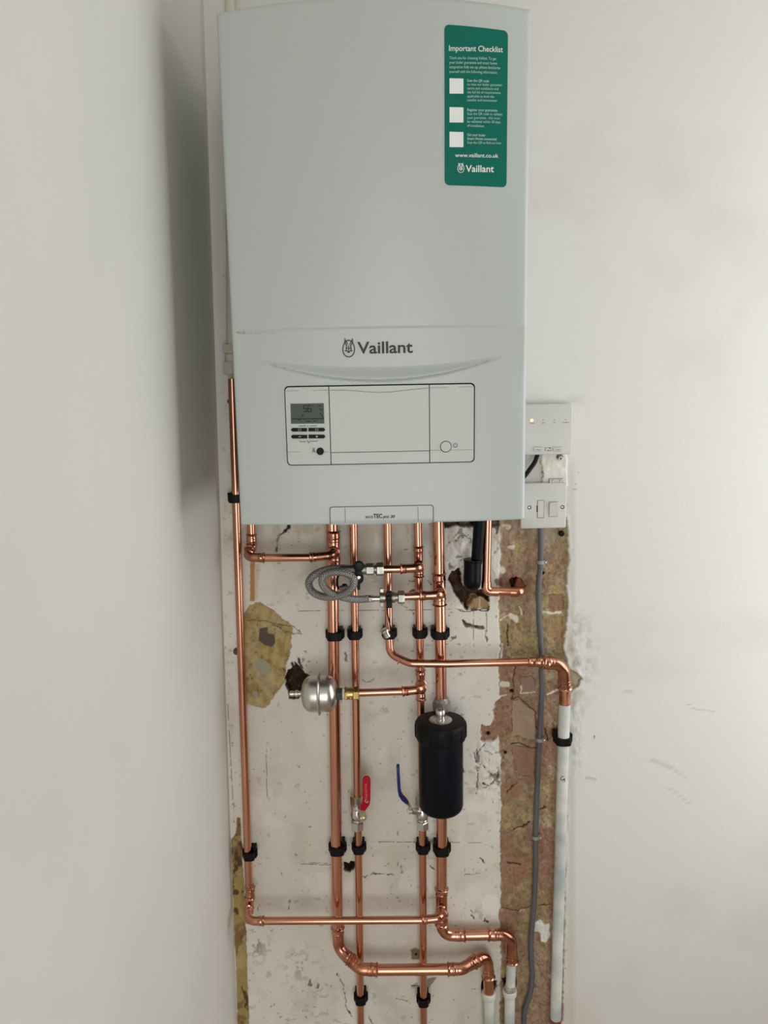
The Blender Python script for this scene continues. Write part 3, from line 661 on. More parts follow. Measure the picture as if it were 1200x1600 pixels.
for (u0, u1, v0, v1, l) in ((455,480,668.6,674.2,1), (482.2,508,668.3,674,0), (455.2,480.2,679.4,685,1), (482.4,508.2,679,684.8,0)):
    bb = slab_px('push_button', bar(u0, u1, v0, v1, l), BLACK, cpn, .0016, .0032)
    mb = MB(); FB = fmap(.0034); c_ = (u0+u1)/2+(1 if l else 0); vc = (v0+v1)/2
    if v0 < 675: strokes(mb, [[(c_-2.2, vc-1.4), (c_+2.2, vc-1.4), (c_+2.2, vc+1.4), (c_-2.2, vc+1.4)]], .5, FB, True)
    elif l: strokes(mb, [[(c_-2, vc), (c_+2, vc)]], .8, FB)
    else: strokes(mb, [[(c_-1.8, vc), (c_+1.8, vc)], [(c_, vc-1.8), (c_, vc+1.8)]], .9, FB)
    link('button_symbol', mb, PALEP, bb)
mb = MB(); strokes(mb, [[(467,665.6),(478,665.3)], [(484.5,665.2),(495,665)], [(481,664.2),(481,667)], [(468.6,687.6),(468.6,690),(478,690)], [(486,689.4),(495.6,689.2),(495.6,687)], [(479.5,687.8),(481,689.5)], [(482.5,692),(485,688)], [(481,690.5),(483,692)]], .8, FP)
strokes(mb, [[(488.5,699.5),(490.3,701.6),(492.2,699.3)], [(489,702),(491.6,702)], [(489.2,703),(488.4,706.5)], [(491.4,703),(492.6,706.5)], [(490.3,701.6),(490.3,706)]], .8, FP)
link('panel_symbols', mb, INKK, o1); mb = MB()
strokes(mb, [[(711.2+3.1*math.sin(math.radians(a)), 695.5-3.1*math.cos(math.radians(a))) for a in range(35, 326, 15)], [(711.2,691.4),(711.2,695)]], .85, FP)
link('power_symbol', mb, INKK, o4)
def disc(name, u, v, rpx, m, parent, lift0, lift1, ringm=None):
    p = on_front(u, v); r = rpx/pxm(p)
    return link(name, MB().lathe((p.x, front(p.x, p.z)-lift0, p.z), (0,-1,0), [(0, r), (lift1-lift0-.0006, r), (lift1-lift0, r-.0006)], 32), m, parent)
disc('reset_knob', 500.5, 705, 5.7, BLACK, cpn, .0010, .0045)
pb = disc('power_button_ring', 696.3, 697.6, 9.1, GAP, cpn, .0010, .0024); disc('power_button', 696.3, 697.6, 8.0, PANEL, cpn, .0010, .0036)
# lower name flap
fA, fB = on_front(514.5, 793), on_front(677.5, 816)
fl = drape_slab('name_flap_gap', fA.x, fB.x, BZ0-.0005, fA.z+.0012, .0008, GAPL, boiler, r=.004, grid=6); fl.name = 'name_flap'
drape_slab('flap_cover', fA.x+.0016, fB.x-.0016, BZ0-.0008, fA.z+.0002, .0018, CASE, fl, r=.0035, grid=6)
mb = MB(); FL_ = fmap(.0022); 
for q in ([(539,793.5),(539.5,815.5)], [(652.8,792),(653.2,814)]): mb = MB(); strokes(mb, [q], .8, FL_); link('flap_seam', mb, GAPL, fl)
mb = MB(); front_text(mb, 'eco', 571, 583, 809.3, 5.4, -.1, bold=.012, lift=.0022); front_text(mb, 'TEC', 583.3, 597.4, 809.1, 6.8, -.1, bold=.03, lift=.0022)
front_text(mb, 'pro', 598.2, 607.6, 809.0, 5.0, -.1, bold=.03, shear=.3, lift=.0022); front_text(mb, '30', 609.8, 617.2, 808.8, 4.6, -.1, bold=.03, shear=.3, lift=.0022); link('model_lettering', mb, INKK, fl)
# sticker
s0, s1, s2 = on_front(694.5, 41), on_front(793, 46), on_front(791.5, 293)
sx0, sx1 = on_front(694.6, 170).x, on_front(792.6, 170).x
st = drape_slab('sticker', sx0, sx1, s2.z, (s0.z+s1.z)/2, .0005, GREEN, boiler, r=.0065, grid=10, thick=.0004)
mb = MB()
front_text(mb, 'Important Checklist', 701.5, 785.5, 80.0, 8.6, 2.2, bold=.006, lift=.0008)
link('sticker_heading', mb, WHITEP, st); mb = MB(); front_text(mb, 'www.vaillant.co.uk', 711, 778.5, 245.8, 6.2, .9, bold=.005, lift=.0008)
link('sticker_address', mb, WHITEP, st); mb = MB(); front_text(mb, 'Vaillant', 727.5, 771.5, 268.8, 10.4, .4, bold=.014, lift=.0008); link('sticker_brand', mb, WHITEP, st)
mb = MB(); emblem(mb, 720, 262.3, .52, fmap(.0008), .8)
egg = [(720+5*math.cos(a), 263.4-6.4*math.sin(a)) for a in [2*PI*k/24 for k in range(24)]]
link('sticker_emblem', mb, WHITEP, st)
mb = MB()
for i, (t_, u1) in enumerate((('Thank you for choosing Vaillant. To get', 775.5), ('your boiler guarantee and smart home', 776.5), ('integration fully set up; please familiarise', 781.5), ('yourself with the following information:', 777))):
    front_text(mb, t_, 701.8, u1, 92.8+7.15*i, 4.3, 1.5, lift=.0008)
for vb, rows in ((128, (('Scan the QR code', 764), ('to view our boiler guarantee', 784), ('terms and conditions and', 778.5), ('the full list of requirements', 782), ('applicable to both the', 772), ('installer and homeowner', 777))),
                 (173.8, (('Register your guarantee', 777), ('Scan the QR code to validate', 784.5), ('your guarantee - this must', 781), ('be validated within 30 days', 782), ('of installation', 756))),
                 (212.6, (('Get your boiler', 758.5), ('Smart Home connected', 775.5), ('Scan the QR to find out how', 783)))):
    for i, (t_, u1) in enumerate(rows): front_text(mb, t_, 730, u1, vb+6.1*i, 3.9, .9, lift=.0008, bold=.012 if i == 0 or (vb > 200 and i == 1) else 0)
link('sticker_small_print', mb, PALEP, st)
for v0, v1 in ((122.5,146.5), (167.5,191.5), (206,230)):
    slab_px('blank_square', [(702.3, v0), (724, v0+.6), (724, v1+.2), (702.3, v1)], WHITEP, st, .0004, .0007)
# scuffs along the crease
mb = MB()
for _ in range(40):
    u = random.uniform(369, 440)**1.0; u = 369+(u-369)*random.random(); v = 520.3-.02*(u-369)+random.uniform(-1.5, 1.5); strokes(mb, [[(u, v), (u+random.uniform(1, 5), v+random.uniform(-.7, .7))]], .6, fmap(.0002))
link('scuff_mark', mb, SCUFF, boiler)

# ------------------------------------------------------------------ electrical boxes
FX = at(860, 670, .028)
def plate(u0, v0, u1, v1, d):      # returns x0,x1,z0,z1 at depth d
    a = at(u0, v0, d); c = at(u1, v1, d); return a.x, c.x, c.z, a.z
x0, _, z0, z1 = 0.2480, 0, 1.4822, 1.5772; x1 = 0.3628
rc = thing('heating_receiver', ((x0+x1)/2, 0, z0), 'white square receiver box with a glowing orange light and two small buttons', 'control box')
def rounded_box(mb, x0, x1, z0, z1, y0, y1, r, taper=.0015):
    pl = rrect(x1-x0, z1-z0, r); pl2 = rrect(x1-x0-2*taper, z1-z0-2*taper, max(r-taper, .0004)); cx, cz = (x0+x1)/2, (z0+z1)/2; n = len(pl)
    ym = y1+taper
    mb.add([(cx+a, y0, cz+b2) for a, b2 in pl]+[(cx+a, ym, cz+b2) for a, b2 in pl]+[(cx+a, y1+taper*.3, cz+b2) for a, b2 in rrect(x1-x0-taper*.7, z1-z0-taper*.7, max(r-taper*.35, .0004))]+[(cx+a, y1, cz+b2) for a, b2 in pl2],
           [tuple(range(n)), tuple(range(3*n, 4*n))]+[(j*n+i, j*n+(i+1) % n, (j+1)*n+(i+1) % n, (j+1)*n+i) for j in range(3) for i in range(n)]); return mb
link('cover', rounded_box(MB(), x0, x1, z0, z1, -.0045, -.030, .004), WPLAS, rc, sharp=50)
FW = lambda d: (lambda u, v: tuple(at(u, v, d)))
p = at(830.8, 656.8, .0300); link('indicator_light', MB().lathe((p.x, -.029, p.z), (0,-1,0), [(0,.0028),(.0014,.0027),(.0024,.0018),(.0028,.0001)], 16), ORANGE, rc)
mb = MB()
def wtext(mb, s, u0, u1, vb, cap, d, slope=0, bold=0.0):
    p0 = at(u0, vb, d); p1 = at(u1, vb+slope, d); wd = (p1-p0).length; ex = (p1-p0)/wd
    text_to(mb, s, lambda a, b2: tuple(p0+ex*a+Vector((0,0,b2))), h=cap/pxm(p0), w_=wd, bold=bold)
wtext(mb, 'MAINS', 828.2, 835.5, 662, 1.7, .0303); wtext(mb, 'OFF', 846.6, 851, 661.8, 1.9, .0303); wtext(mb, 'ON', 864.6, 868, 661.2, 1.9, .0303); wtext(mb, 'CONNECT', 878, 889.5, 660.9, 1.7, .0303)
link('indicator_lettering', mb, INK, rc); mb = MB()
for u in (848.8, 866.4, 884): strokes(mb, [[(u-.6, 656), (u+.6, 656)]], 1.2, FW(.0303))
link('indicator_window', mb, INK, rc)
for u0, u1 in ((834.6, 847.4), (865.2, 878)):
    a = at(u0, 698.6, .0316); c = at(u1, 705.2, .0316); bo = link('push_button', rounded_box(MB(), a.x, c.x, c.z, a.z, -.0298, -.0316, .0012, .0005), WPLAS, rc, sharp=50)
    mb = MB(); strokes(mb, [[(u0, 698.6), (u1, 698.6), (u1, 705), (u0, 705)]], .5, FW(.0318), True); link('button_outline', mb, WGREY, bo); mb = MB()
    wtext(mb, 'Manual' if u0 < 850 else 'Connect', u0+3.2, u1-2.0, 703.3, 2.2, .0322); link('button_lettering', mb, INK, bo)
a = at(851.6, 699.4, .0305); c = at(861, 704.6, .0305); lg = link('maker_badge', MB().box((a.x, -.0303, c.z), (c.x, -.0298, a.z)), INK, rc)
mb = MB(); wtext(mb, 'EPH', 852.3, 860.4, 704.2, 4.4, .0306, bold=.03); link('badge_lettering', mb, WHITEP, lg)
# fused spur
x0, x1, z0, z1 = 0.2705, 0.3592, 1.3372, 1.4260
sp_ = thing('fused_spur_switch', ((x0+x1)/2, 0, z0), 'white fused switch plate with fuse holder and rocker, above the grey cable', 'switch')
link('faceplate', rounded_box(MB(), x0, x1, z0, z1, -.0045, -.0135, .003, .002), WPLAS, sp_, sharp=50)
link('back_box', MB().box((x0+.006, -.005, z0+.006), (x1-.006, .0, z1-.006)), STEEL, sp_)
DD = .0135
def flat_rect(name, u0, v0, u1, v1, d0, d1, m, parent, bevel=.0004):
    a = at(u0, v0, d1); c = at(u1, v1, d1); return link(name, MB().box((a.x, -d1, c.z), (c.x, -d0, a.z)), m, parent, bevel=bevel)
fh = flat_rect('fuse_holder', 839.8, 781.6, 850.2, 809.4, .0125, .0139, GAPL, sp_); flat_rect('fuse_cover', 840.5, 782.4, 849.5, 808.6, .0125, .0146, WPLAS, fh)
flat_rect('fuse_tab', 838.8, 790, 840, 800, .0125, .0142, GAP, fh, 0)
sw = flat_rect('rocker_frame', 857.6, 783.6, 871.8, 807.6, .0125, .0138, WGREY, sp_)
a = at(858.6, 784.8, .015); c = at(871.2, 806.8, .015)
mb = MB(); mb.add([(a.x,-.0130,c.z),(c.x,-.0130,c.z),(c.x,-.0130,a.z),(a.x,-.0130,a.z),(a.x,-.0142,c.z),(c.x,-.0142,c.z),(c.x,-.0175,a.z),(a.x,-.0175,a.z)], [(0,3,2,1),(4,5,6,7),(0,1,5,4),(1,2,6,5),(2,3,7,6),(3,0,4,7)])
link('rocker', mb, WPLAS, sw, bevel=.0005)
for u, v in ((827.3, 793), (879, 792.4)):
    p = at(u, v, DD); s_ = link('screw', MB().lathe((p.x, -DD+.0002, p.z), (0,-1,0), [(0,.0038),(.0004,.0038),(.0005,.0033)], 20), INK, sp_)
    q = link('screw_head', MB().lathe((p.x, -DD+.0004, p.z), (0,-1,0), [(0,.0026),(.0012,.0024),(.0016,.0012)], 16), STEEL, s_)
# bits between the two boxes
p = at(876, 716.5, .006); wp = thing('wall_plug', (p.x, 0, p.z), 'small white round wall plug with a dark hole just below the receiver box', 'wall plug')
link('plug_collar', MB().lathe((p.x, -.001, p.z), (0,-1,0), [(0,.0042),(.006,.0042),(.0068,.0034),(.0066,.0018),(.002,.0016)], 20), PTFE, wp); link('plug_hole', MB().lathe((p.x, -.003, p.z), (0,-1,0), [(0,.0018),(.0041,.0018)], 16), RUBBER, wp)
a = at(859, 748.5, .012); c = at(880.5, 755, .012)
o = link('metal_lug', MB().box((a.x, -.011, c.z), (c.x, -.002, a.z)).box((a.x+.004, -.0125, c.z+.002), (a.x+.008, -.011, a.z-.002)).box((c.x-.008, -.0125, c.z+.002), (c.x-.004, -.011, a.z-.002)), DULL, None, bevel=.0006); tag(o, 'short dull metal lug on the wall just above the fused switch plate', 'metal lug')
P = fillet([at(842, 704, .022), at(836, 722, .03), at(820, 744, .05), at(800, 758, .09)], .03); P, _ = resample(P, .004)
o = link('flex_cable', MB().sweep(P, .0042, 16), RUBBER, None); tag(o, 'short thick black cable curving from the receiver box behind the boiler', 'cable')
p = at(878, 834.5, .008); o = link('round_plug', MB().lathe((p.x, .0, p.z), (0,-1,0), [(0,.0055),(.006,.0055),(.0085,.004),(.009,.0001)], 20), BLACK, None); tag(o, 'small shiny black round plug on the wall under the fused switch plate', 'plug')

# ------------------------------------------------------------------ cable with its clips
CD = .0060
cab = [(845,818),(845,860),(844.5,884),(842,915),(842,960),(845,1000),(846.5,1040),(846.5,1085),(845,1120),(842.5,1165),(840,1220),(838,1270),(837,1310),(837,1360),(834,1420),(830,1465),(830.5,1500),(832,1525),(829,1550),(822,1572),(819,1590),(819,1640)]
pts = [at(u, v, CD) for u, v in cab]
def catmull(P, k=8):
    P = [P[0]]+P+[P[-1]]; out = []
    for i in range(1, len(P)-2):
        for j in range(k):
            t = j/k; a, b2, c, d = P[i-1], P[i], P[i+1], P[i+2]
            out.append(0.5*((2*b2)+(c-a)*t+(2*a-5*b2+4*c-d)*t*t+(3*b2-a-3*c+d)*t*t*t))
    out.append(P[-2]); return out
o = link('grey_cable', MB().sweep(catmull(pts), .0054, 18), GREYPVC, None); tag(o, 'long dark grey cable running down the stripped strip from the switch plate', 'cable')
def cable_clip(p, label):
    t = thing('cable_clip', (p.x, 0, p.z), label, 'cable clip', 'clips on the grey cable')
    pl = [(-.0072, .0), (-.0072, .0068)] + [(.0068*math.cos(a), .0068+.0052*math.sin(a)) for a in [PI-PI*k/10 for k in range(11)]] + [(.0125, .008), (.0125, .0)]
    link('clip_body', MB().prism([(a, -b2) for a, b2 in pl], (p.x, 0, p.z-.0035), (1,0,0), (0,1,0), (0,0,1), .007), GREYCLIP, t, bevel=.0005)
    link('nail_head', MB().lathe((p.x+.0096, -.0085, p.z), (0,-1,0), [(0,.0022),(.0016,.0022),(.0020,.0014)], 14), NICKEL, t); return t
clip0 = cable_clip(at(845, 878.5, CD), 'pale cable clip highest on the grey cable, under the switch plate')
def copy_tree(o, loc, label, rz=0):
    r = o.copy(); COL.objects.link(r); r.location = loc; r['label'] = label; r.rotation_euler.z = rz
    for ch in o.children:
        c = ch.copy(); COL.objects.link(c); c.parent = r
        for g_ in ch.children: d = g_.copy(); COL.objects.link(d); d.parent = c
    return r
for (u, v, lb) in ((843.2,1156,'grey cable clip on the cable, beside the white pipe\'s black bracket'), (837,1308.5,'lowest grey cable clip, halfway down the stripped strip')):
    p = at(u, v, CD); copy_tree(clip0, (p.x, 0, p.z), lb)

# ------------------------------------------------------------------ copper pipework
D15, D22, DB, DX = .026, .029, .066, .056
def run(name, loc, label): return thing(name, loc, label, 'pipe')
def V3(u, v, d): return at(u, v, d)

# left-hand pipe
A0, A1 = at(362.5, 592, D15), at(389.5, 1398, D15)
tA = run('copper_pipe', (A1.x, 0, A1.z), 'thin copper pipe nearest the left wall, turning right along the bottom')
pipe('pipe_length', [A0, A1], R15, tA)
fitting('coupling', [at(391, 1384, D15), at(390.5, 1404, D15)], R15, tA)
E0 = at(390.2, 1402, D15); E1 = at(390, 1414, D15); E2 = at(389, 1434, DB)
fitting('elbow', fillet([at(390.3, 1400, D15), at(390, 1423, D15), at(389.5, 1436, DB-.004)], .012), R15, tA, sock=.010)
fitting('elbow', fillet([at(389, 1418, .040), at(388, 1439, DB), at(413, 1439, DB)], .017), R15, tA, sock=.010)
G_B = at(690.5, 1427, D22)
pipe('pipe_length', [at(410, 1439, DB), at(662, 1437.5, DB)], R15, tA)
# upper painted length with compression coupling
pt = thing('painted_pipe', (A0.x, 0, A0.z), 'cream-painted pipe with coupling nuts left of the boiler', 'pipe')
T0 = at(346, -10, D15); top = Vector((A0.x+(A0.x-A1.x)*.15, -D15, 2.5))
tp = at(359, 0, D15); pipe('pipe_length', [A0+Vector((0,0,.02)), tp.lerp(A0, -(2.47-tp.z)/(tp.z-A0.z)*1.0)], .0088, pt, CREAMPAINT)
for v0, v1, r in ((552,538,.0150), (585,565,.0158)):
    a = at(361, v0, D15); c = at(360.5, v1, D15); a.x = A0.x-.0008; c.x = a.x; link('coupling_nut', MB().hexn(a, (c-a), r, (c-a).length, .0012), CREAMPAINT, pt, bevel=.0006)
a = at(361, 566, D15); a.x = A0.x; link('coupling_body', MB().lathe(a, (0,0,1), [(0,.011),(.014,.011)], 24), CREAMPAINT, pt)
pt2 = Vector((A0.x+.020, -D15, 0))

# short branch from far left to the 22 mm pipe
x_b = at(393, 830, D15)
tB = run('copper_pipe', (x_b.x, 0, x_b.z), 'short copper branch under the boiler\'s left corner, elbowing right')
pipe('pipe_length', [Vector((x_b.x, -D15, 1.43)), at(393.5, 850, D15)], R15, tB)
fitting('coupling', [at(393, 834, D15), at(393.6, 852, D15)], R15, tB)
fitting('elbow', fillet([at(393.6, 848, D15), at(393.8, 860, D15), at(391, 868, DX-.004)], .012), R15, tB, sock=.009)
fitting('elbow', fillet([at(390, 858, .036), at(386, 870.5, DX), at(414, 871.5, DX)], .017), R15, tB, sock=.010)
pipe('pipe_length', [at(410, 871.5, DX), at(488, 871, DX)], R15, tB)
fitting('elbow', fillet([at(484, 871, DX), at(519, 867.5, DX+.001), at(521, 862, D22+.008)], .014), R15, tB, sock=.010)

# 22 mm pipe, second from left
c0 = at(520.5, 830, D22)
tC = run('copper_pipe', (c0.x, 0, .4), 'thick copper pipe behind the steel vessel, bending right at the bottom')
pipe('pipe_length', [Vector((c0.x-.001, -D22, 1.43)), at(527.5, 1456, D22)], R22, tC)
tee('tee', at(520.5, 829, D22), at(521.5, 885, D22), [at(521, 861, D22), at(521, 864, DX-.01)], R22, R15+.001, tC)
e = [at(527.5, 1448, D22), at(529, 1483, D22), at(551, 1502, .046)]
fitting('elbow', fillet(e, .03), R22, tC)
fitting('elbow', fillet([at(546, 1498, .042), at(563, 1514, DX+.001), at(590, 1515.5, DX)], .022), R22, tC, m=COPPER_OLD)
pipe('pipe_length', [at(586, 1515.5, DX), at(704, 1514.5, DX)], R22, tC)
fitting('elbow', fillet([at(699, 1514.5, DX), at(722, 1514, DX), at(745, 1500, .036)], .022), R22, tC)
pipe('pipe_length', fillet([at(740, 1504, .040), at(745, 1500, .036)], 0), R22, tC)
fitting('elbow', fillet([at(739, 1505, .041), at(757, 1494, .027), at(762, 1506, .027), at(763, 1527, .027)], [.0, .016, .01, 0]), R22, tC)
pipe('pipe_length', [at(763, 1520, .027), at(764, 1553, .027)], R22, tC)

# 15 mm flow pipe with the red valve
def vline(ua, va, ub, vb, d): return at(ua, va, d), at(ub, vb, d)
a, c = at(552.5, 830, D15), at(558.5, 1250, D15)
tD = run('copper_pipe', (a.x, 0, c.z), 'thin copper pipe dropping from the boiler to the red-handled valve')
pipe('pipe_length', [Vector((a.x, -D15, 1.43)), a, c], R15, tD)
a, c = at(559.5, 1286, D15), at(563.8, 1612, D15)
tD2 = run('copper_pipe', (c.x, 0, c.z), 'thin copper pipe running down below the red-handled valve')
pipe('pipe_length', [a, c], R15, tD2)

# gas pipe: down, across and down again
e0 = at(606, 830, D15)
tE = run('copper_pipe', (e0.x, 0, 1.1), 'copper pipe that crosses right in front of two others to a big elbow')
P = [Vector((e0.x, -D15, 1.43)), at(607.5, 990, D15+.001), at(609.5, 1022, .038), at(640, 1036.5, DX), at(700, 1037, DX), at(832, 1034, DX)]
pipe('pipe_length', fillet(P, [0, .02, .022, .030, 0, 0]), R15, tE)
for u, v, d in ((609.0, 1012, .034), (623, 1031.5, .0475)):
    pp = at(u, v, d); qq = at(u+(.2 if v < 1020 else 1.3), v+(1.2 if v < 1020 else .5), d+.0004); link('solder_ring', MB().sweep([pp, qq], R15+.0008, 24), COPPER_OLD, tE)
fitting('reducer', [at(824, 1034.2, DX), at(851, 1034.5, DX-.001)], R15, tE, r2=R15+.0012)
fitting('elbow', fillet([at(847, 1035, DX-.002), at(880, 1038, DX-.006), at(883, 1075, .034)], .027), R22, tE)
pipe('pipe_length', [at(883, 1066, .034), at(882, 1106, .031)], R22, tE, COPPER_OLD)
g0, g1 = at(882, 1100, .0315), at(868, 1592, .028)
tg = run('painted_pipe', (g1.x, 0, g1.z), 'white-painted pipe marked G descending right of the grey cable')
pipe('pipe_length', [g0, g1], R22+.0004, tg, OLDPAINT)
pipe('pipe_end', [g1+Vector((0,0,.002)), g1-Vector((0,0,.03))], R22+.0016, tg, COPPER_OLD)
mb = MB(); gm = at(879.5, 1217, .028)
def on_pipe(u, v):
    p_ = at(u, v, .04); t = (p_.z-g1.z)/(g0.z-g1.z); cx = g1.x+(g0.x-g1.x)*t; cyy = g1.y+(g0.y-g1.y)*t; r = R22+.0009
    for _ in range(4):
        dxx = max(-r*.95, min(r*.95, p_.x-cx)); p_ = at(u, v, -(cyy-math.sqrt(r*r-dxx*dxx)))
    return tuple(p_)
strokes(mb, [[(881.5,1213.5),(879,1213),(876.8,1214.8),(875.6,1217.5),(877.4,1219.4),(880.4,1218.6),(883,1217.4)], [(879.4,1217.6),(882.8,1216.8),(882.4,1219.5),(881.6,1222)]], .9, on_pipe); link('handwritten_letter', mb, INKK, tg)

# 15 mm pipe behind the filter
f0, f1 = at(653, 830, D15), at(660, 1262, D15)
tF = run('copper_pipe', (f0.x, 0, f1.z), 'thin copper pipe with two tees, passing behind the black filter')
pipe('pipe_length', [Vector((f0.x-.0005, -D15, 1.43)), f0, f1], R15, tF)
tee('tee', at(653.4, 853, D15), at(654.5, 902, D15), [at(654, 882, D15), at(654.6, 886, DB-.010)], R15, R15, tF)
fitting('elbow', fillet([at(655, 884, DB-.022), at(656, 887, DB), at(625, 889, DB)], .013), R15, tF, sock=.010)
pipe('pipe_length', [at(630, 889, DB), at(596, 889.5, DB)], R15, tF)
DV = .078
tee('tee', at(656.8, 1046, D15), at(657.6, 1094, D15), [at(657, 1068, D15), at(657.6, 1076, DV-.012)], R15, R15, tF)
fitting('elbow', fillet([at(657.6, 1070, DV-.026), at(658, 1077, DV), at(628, 1080.5, DV)], .014), R15, tF, sock=.010)
pipe('pipe_length', [at(633, 1080, DV), at(558, 1082.5, DV)], R15, tF)
a, c = at(660.2, 1290, D15), at(662, 1612, D15)
tF2 = run('copper_pipe', (c.x, 0, c.z), 'thin copper pipe running down below the blue-handled valve')
pipe('pipe_length', [a, c], R15, tF2)

# 22 mm pipe into the filter, and out of it
h0, h1 = at(685.5, 830, D22), at(689.5, 1092, D22+.004)
tG = run('copper_pipe', (h1.x, 0, h1.z), 'thick copper pipe dropping from the boiler into the top of the black filter')
pipe('pipe_length', [Vector((h0.x-.0005, -D22, 1.43)), h0, h1], R22, tG)
tee('tee', at(686, 895, D22), at(686.8, 946, D22), [at(686.4, 922, D22), at(687.5, 927, DB-.010)], R22, R15+.001, tG)
fitting('elbow', fillet([at(687.5, 924, DB-.020), at(688, 929.5, DB), at(655, 931, DB)], .014), R15, tG, sock=.010)
pipe('pipe_length', [at(660, 931, DB), at(626, 932.5, DB)], R15, tG)
i0 = at(690.3, 1270, D22)
tH = run('copper_pipe', (i0.x, 0, .5), 'thick copper pipe below the black filter, stepping right at the bottom')
pipe('pipe_length', [i0, at(690, 1450, D22)], R22, tH)
tee('tee', at(690, 1387, D22), at(690, 1445, D22), [at(690, 1426, D22), at(689.5, 1429, DB-.010)], R22, R15+.001, tH)
fitting('elbow', fillet([at(689, 1421, DB-.024), at(690, 1434, DB), at(659, 1437.5, DB)], .015), R15, tH, sock=.010)
fitting('elbow', fillet([at(690, 1428, D22), at(690.5, 1461, D22), at(727, 1461, D22)], .030), R22, tH)
pipe('pipe_length', [at(722, 1461, D22), at(768, 1460, D22)], R22, tH)
fitting('elbow', fillet([at(762, 1460, D22), at(799, 1460.5, D22), at(799.5, 1503, .026)], .026), R22, tH)
pipe('pipe_length', [at(799.5, 1496, .026), at(799, 1508, .026)], R15, tH, COPPER_OLD)
# painted stubs
t1 = run('painted_pipe', at(796, 1600, .02), 'white-painted pipe stub with a wide collar under the rightmost copper elbow')
t1.location = (at(796, 1600, .02).x, 0, at(796, 1600, .02).z)
pipe('pipe_length', [at(799, 1502, .025), at(797.5, 1548, .022)], .0100, t1, OLDPAINT)
link('socket_mouth', MB().lathe(at(797, 1545, .0225), (0, 0, -1), [(-.010, .0105), (-.004, .0120), (0, .0135)], 28), mat('dirty_old_paint', lin((120, 100, 84)), .6, bump=(120, .5, .002), col2=lin((190, 186, 174)), nscale=60), t1)
def collar(p, r, t, h=.014):
    return link('collar', MB().lathe(p, (0, 0, -1), [(0, r*.9), (.0012, r), (h-.003, r), (h, r*.93), (h+.002, r*.8)], 32), OLDPAINT, t)
collar(at(796.5, 1546, .0225), .0150, t1); pipe('pipe_length', [at(796.5, 1556, .0225), at(796, 1640, .0225)], .0112, t1, OLDPAINT)
t2 = run('painted_pipe', (at(764, 1600, .02).x, 0, at(764, 1600, .02).z), 'white-painted pipe stub with collar receiving the thick copper pipe, left of its twin')
collar(at(764, 1550, .027), .0148, t2); pipe('pipe_length', [at(764, 1558, .027), at(766, 1640, .026)], .0112, t2, OLDPAINT)

# overflow pipe that turns into the wall
j0 = at(762.5, 826, .040)
tJ = run('copper_pipe', (j0.x, 0, 1.3), 'copper pipe beside the black waste pipe, elbowing right into the brickwork')
J = [Vector((j0.x+.0005, -.040, 1.43)), at(759.5, 923, .040), at(812, 925, .040), at(808, 903, -.025)]
pipe('pipe_length', fillet(J, [0, .013, .011, 0]), R15+.0006, tJ)
P = fillet([at(760, 908, .040), at(759.5, 924, .040), at(778, 924.5, .040)], .012); link('elbow', MB().sweep(resample(P, .001)[0], R15+.0018, 26), COPPER_FIT, tJ, sharp=50)
P = fillet([at(797, 925, .040), at(814, 925, .040), at(811, 915, .012)], .011); link('elbow', MB().sweep(resample(P, .001)[0], R15+.0018, 26), COPPER_FIT, tJ, sharp=50)

# condensate waste
tK = thing('waste_pipe', (at(738, 900, .05).x, 0, at(738, 900, .05).z), 'black plastic waste pipe dropping into a wide black elbow', 'pipe')
k0 = at(749, 816, .050); k1 = at(744.5, 880, .044)
pipe('pipe_length', [k0+(k0-k1).normalized()*.03, k1], .0108, tK, NAVY)
P = fillet([at(738.6, 874, .046), at(737.6, 912, .046), at(737.5, 908, -.012)], .012); P, L = resample(P, .001)
rad = [.0165+(.0012 if i < 4 else 0) for i in range(len(P))]
link('elbow', MB().sweep(P, rad, 32), BLACK, tK, sharp=50)

# ------------------------------------------------------------------ pipe clips
def pipe_clip(r, d, label, group, name='pipe_clip', h=.0165):
    """black clip in local coordinates: pipe axis at (0,-d)"""
    t = thing(name, (0, 0, 0), label, 'pipe clip', group)
    ro = r+.0048; arc = lambda a0, a1, q, n=14: [(q*math.cos(math.radians(a0+(a1-a0)*k/n)), -d+q*math.sin(math.radians(a0+(a1-a0)*k/n))) for k in range(n+1)]
    # cradle: foot on the wall and two horns that reach round the pipe (angle 90 = towards the wall)
    pl = [(-ro*.95, .0), (-ro*.95, -d+ro*.9), (-ro-.0022, -d+.006), (-ro-.0022, -d+.0015), (-ro, -d+.0015)] + arc(180, 0, r+.0004, 18) + [(ro, -d+.0015), (ro+.0034, -d+.0015), (ro+.0034, -d+.007), (ro*.95, -d+ro*.9), (ro*.95, .0)]
    link('cradle', MB().prism(pl, (0, 0, -h*.40), (1,0,0), (0,1,0), (0,0,1), h*.98), BLACK, t, bevel=.0008)
    # strap closing over the front
    f_ = ro-.001; sq = [(f_*math.copysign(abs(math.cos(a))**.62, math.cos(a)), -d-.0005+(f_+.0003)*math.copysign(abs(math.sin(a))**.62, math.sin(a))) for a in [PI+PI*k/18 for k in range(19)]]
    pl = [(-ro-.0006, -d+.0030), (-ro-.0006, -d-.001)] + sq + [(ro+.0016, -d-.001), (ro+.0016, -d+.0030), (r+.0010, -d+.0030)] + arc(0, -180, r+.0010, 18) + [(-r-.0010, -d+.0030)]
    link('strap', MB().prism(pl, (0, 0, -h*.52), (1,0,0), (0,1,0), (0,0,1), h*.92), BLACKM, t, bevel=.0009)
    return t
def dist(u, v, d): return at(u, v, d)
GR = 'black clips holding the copper pipes'
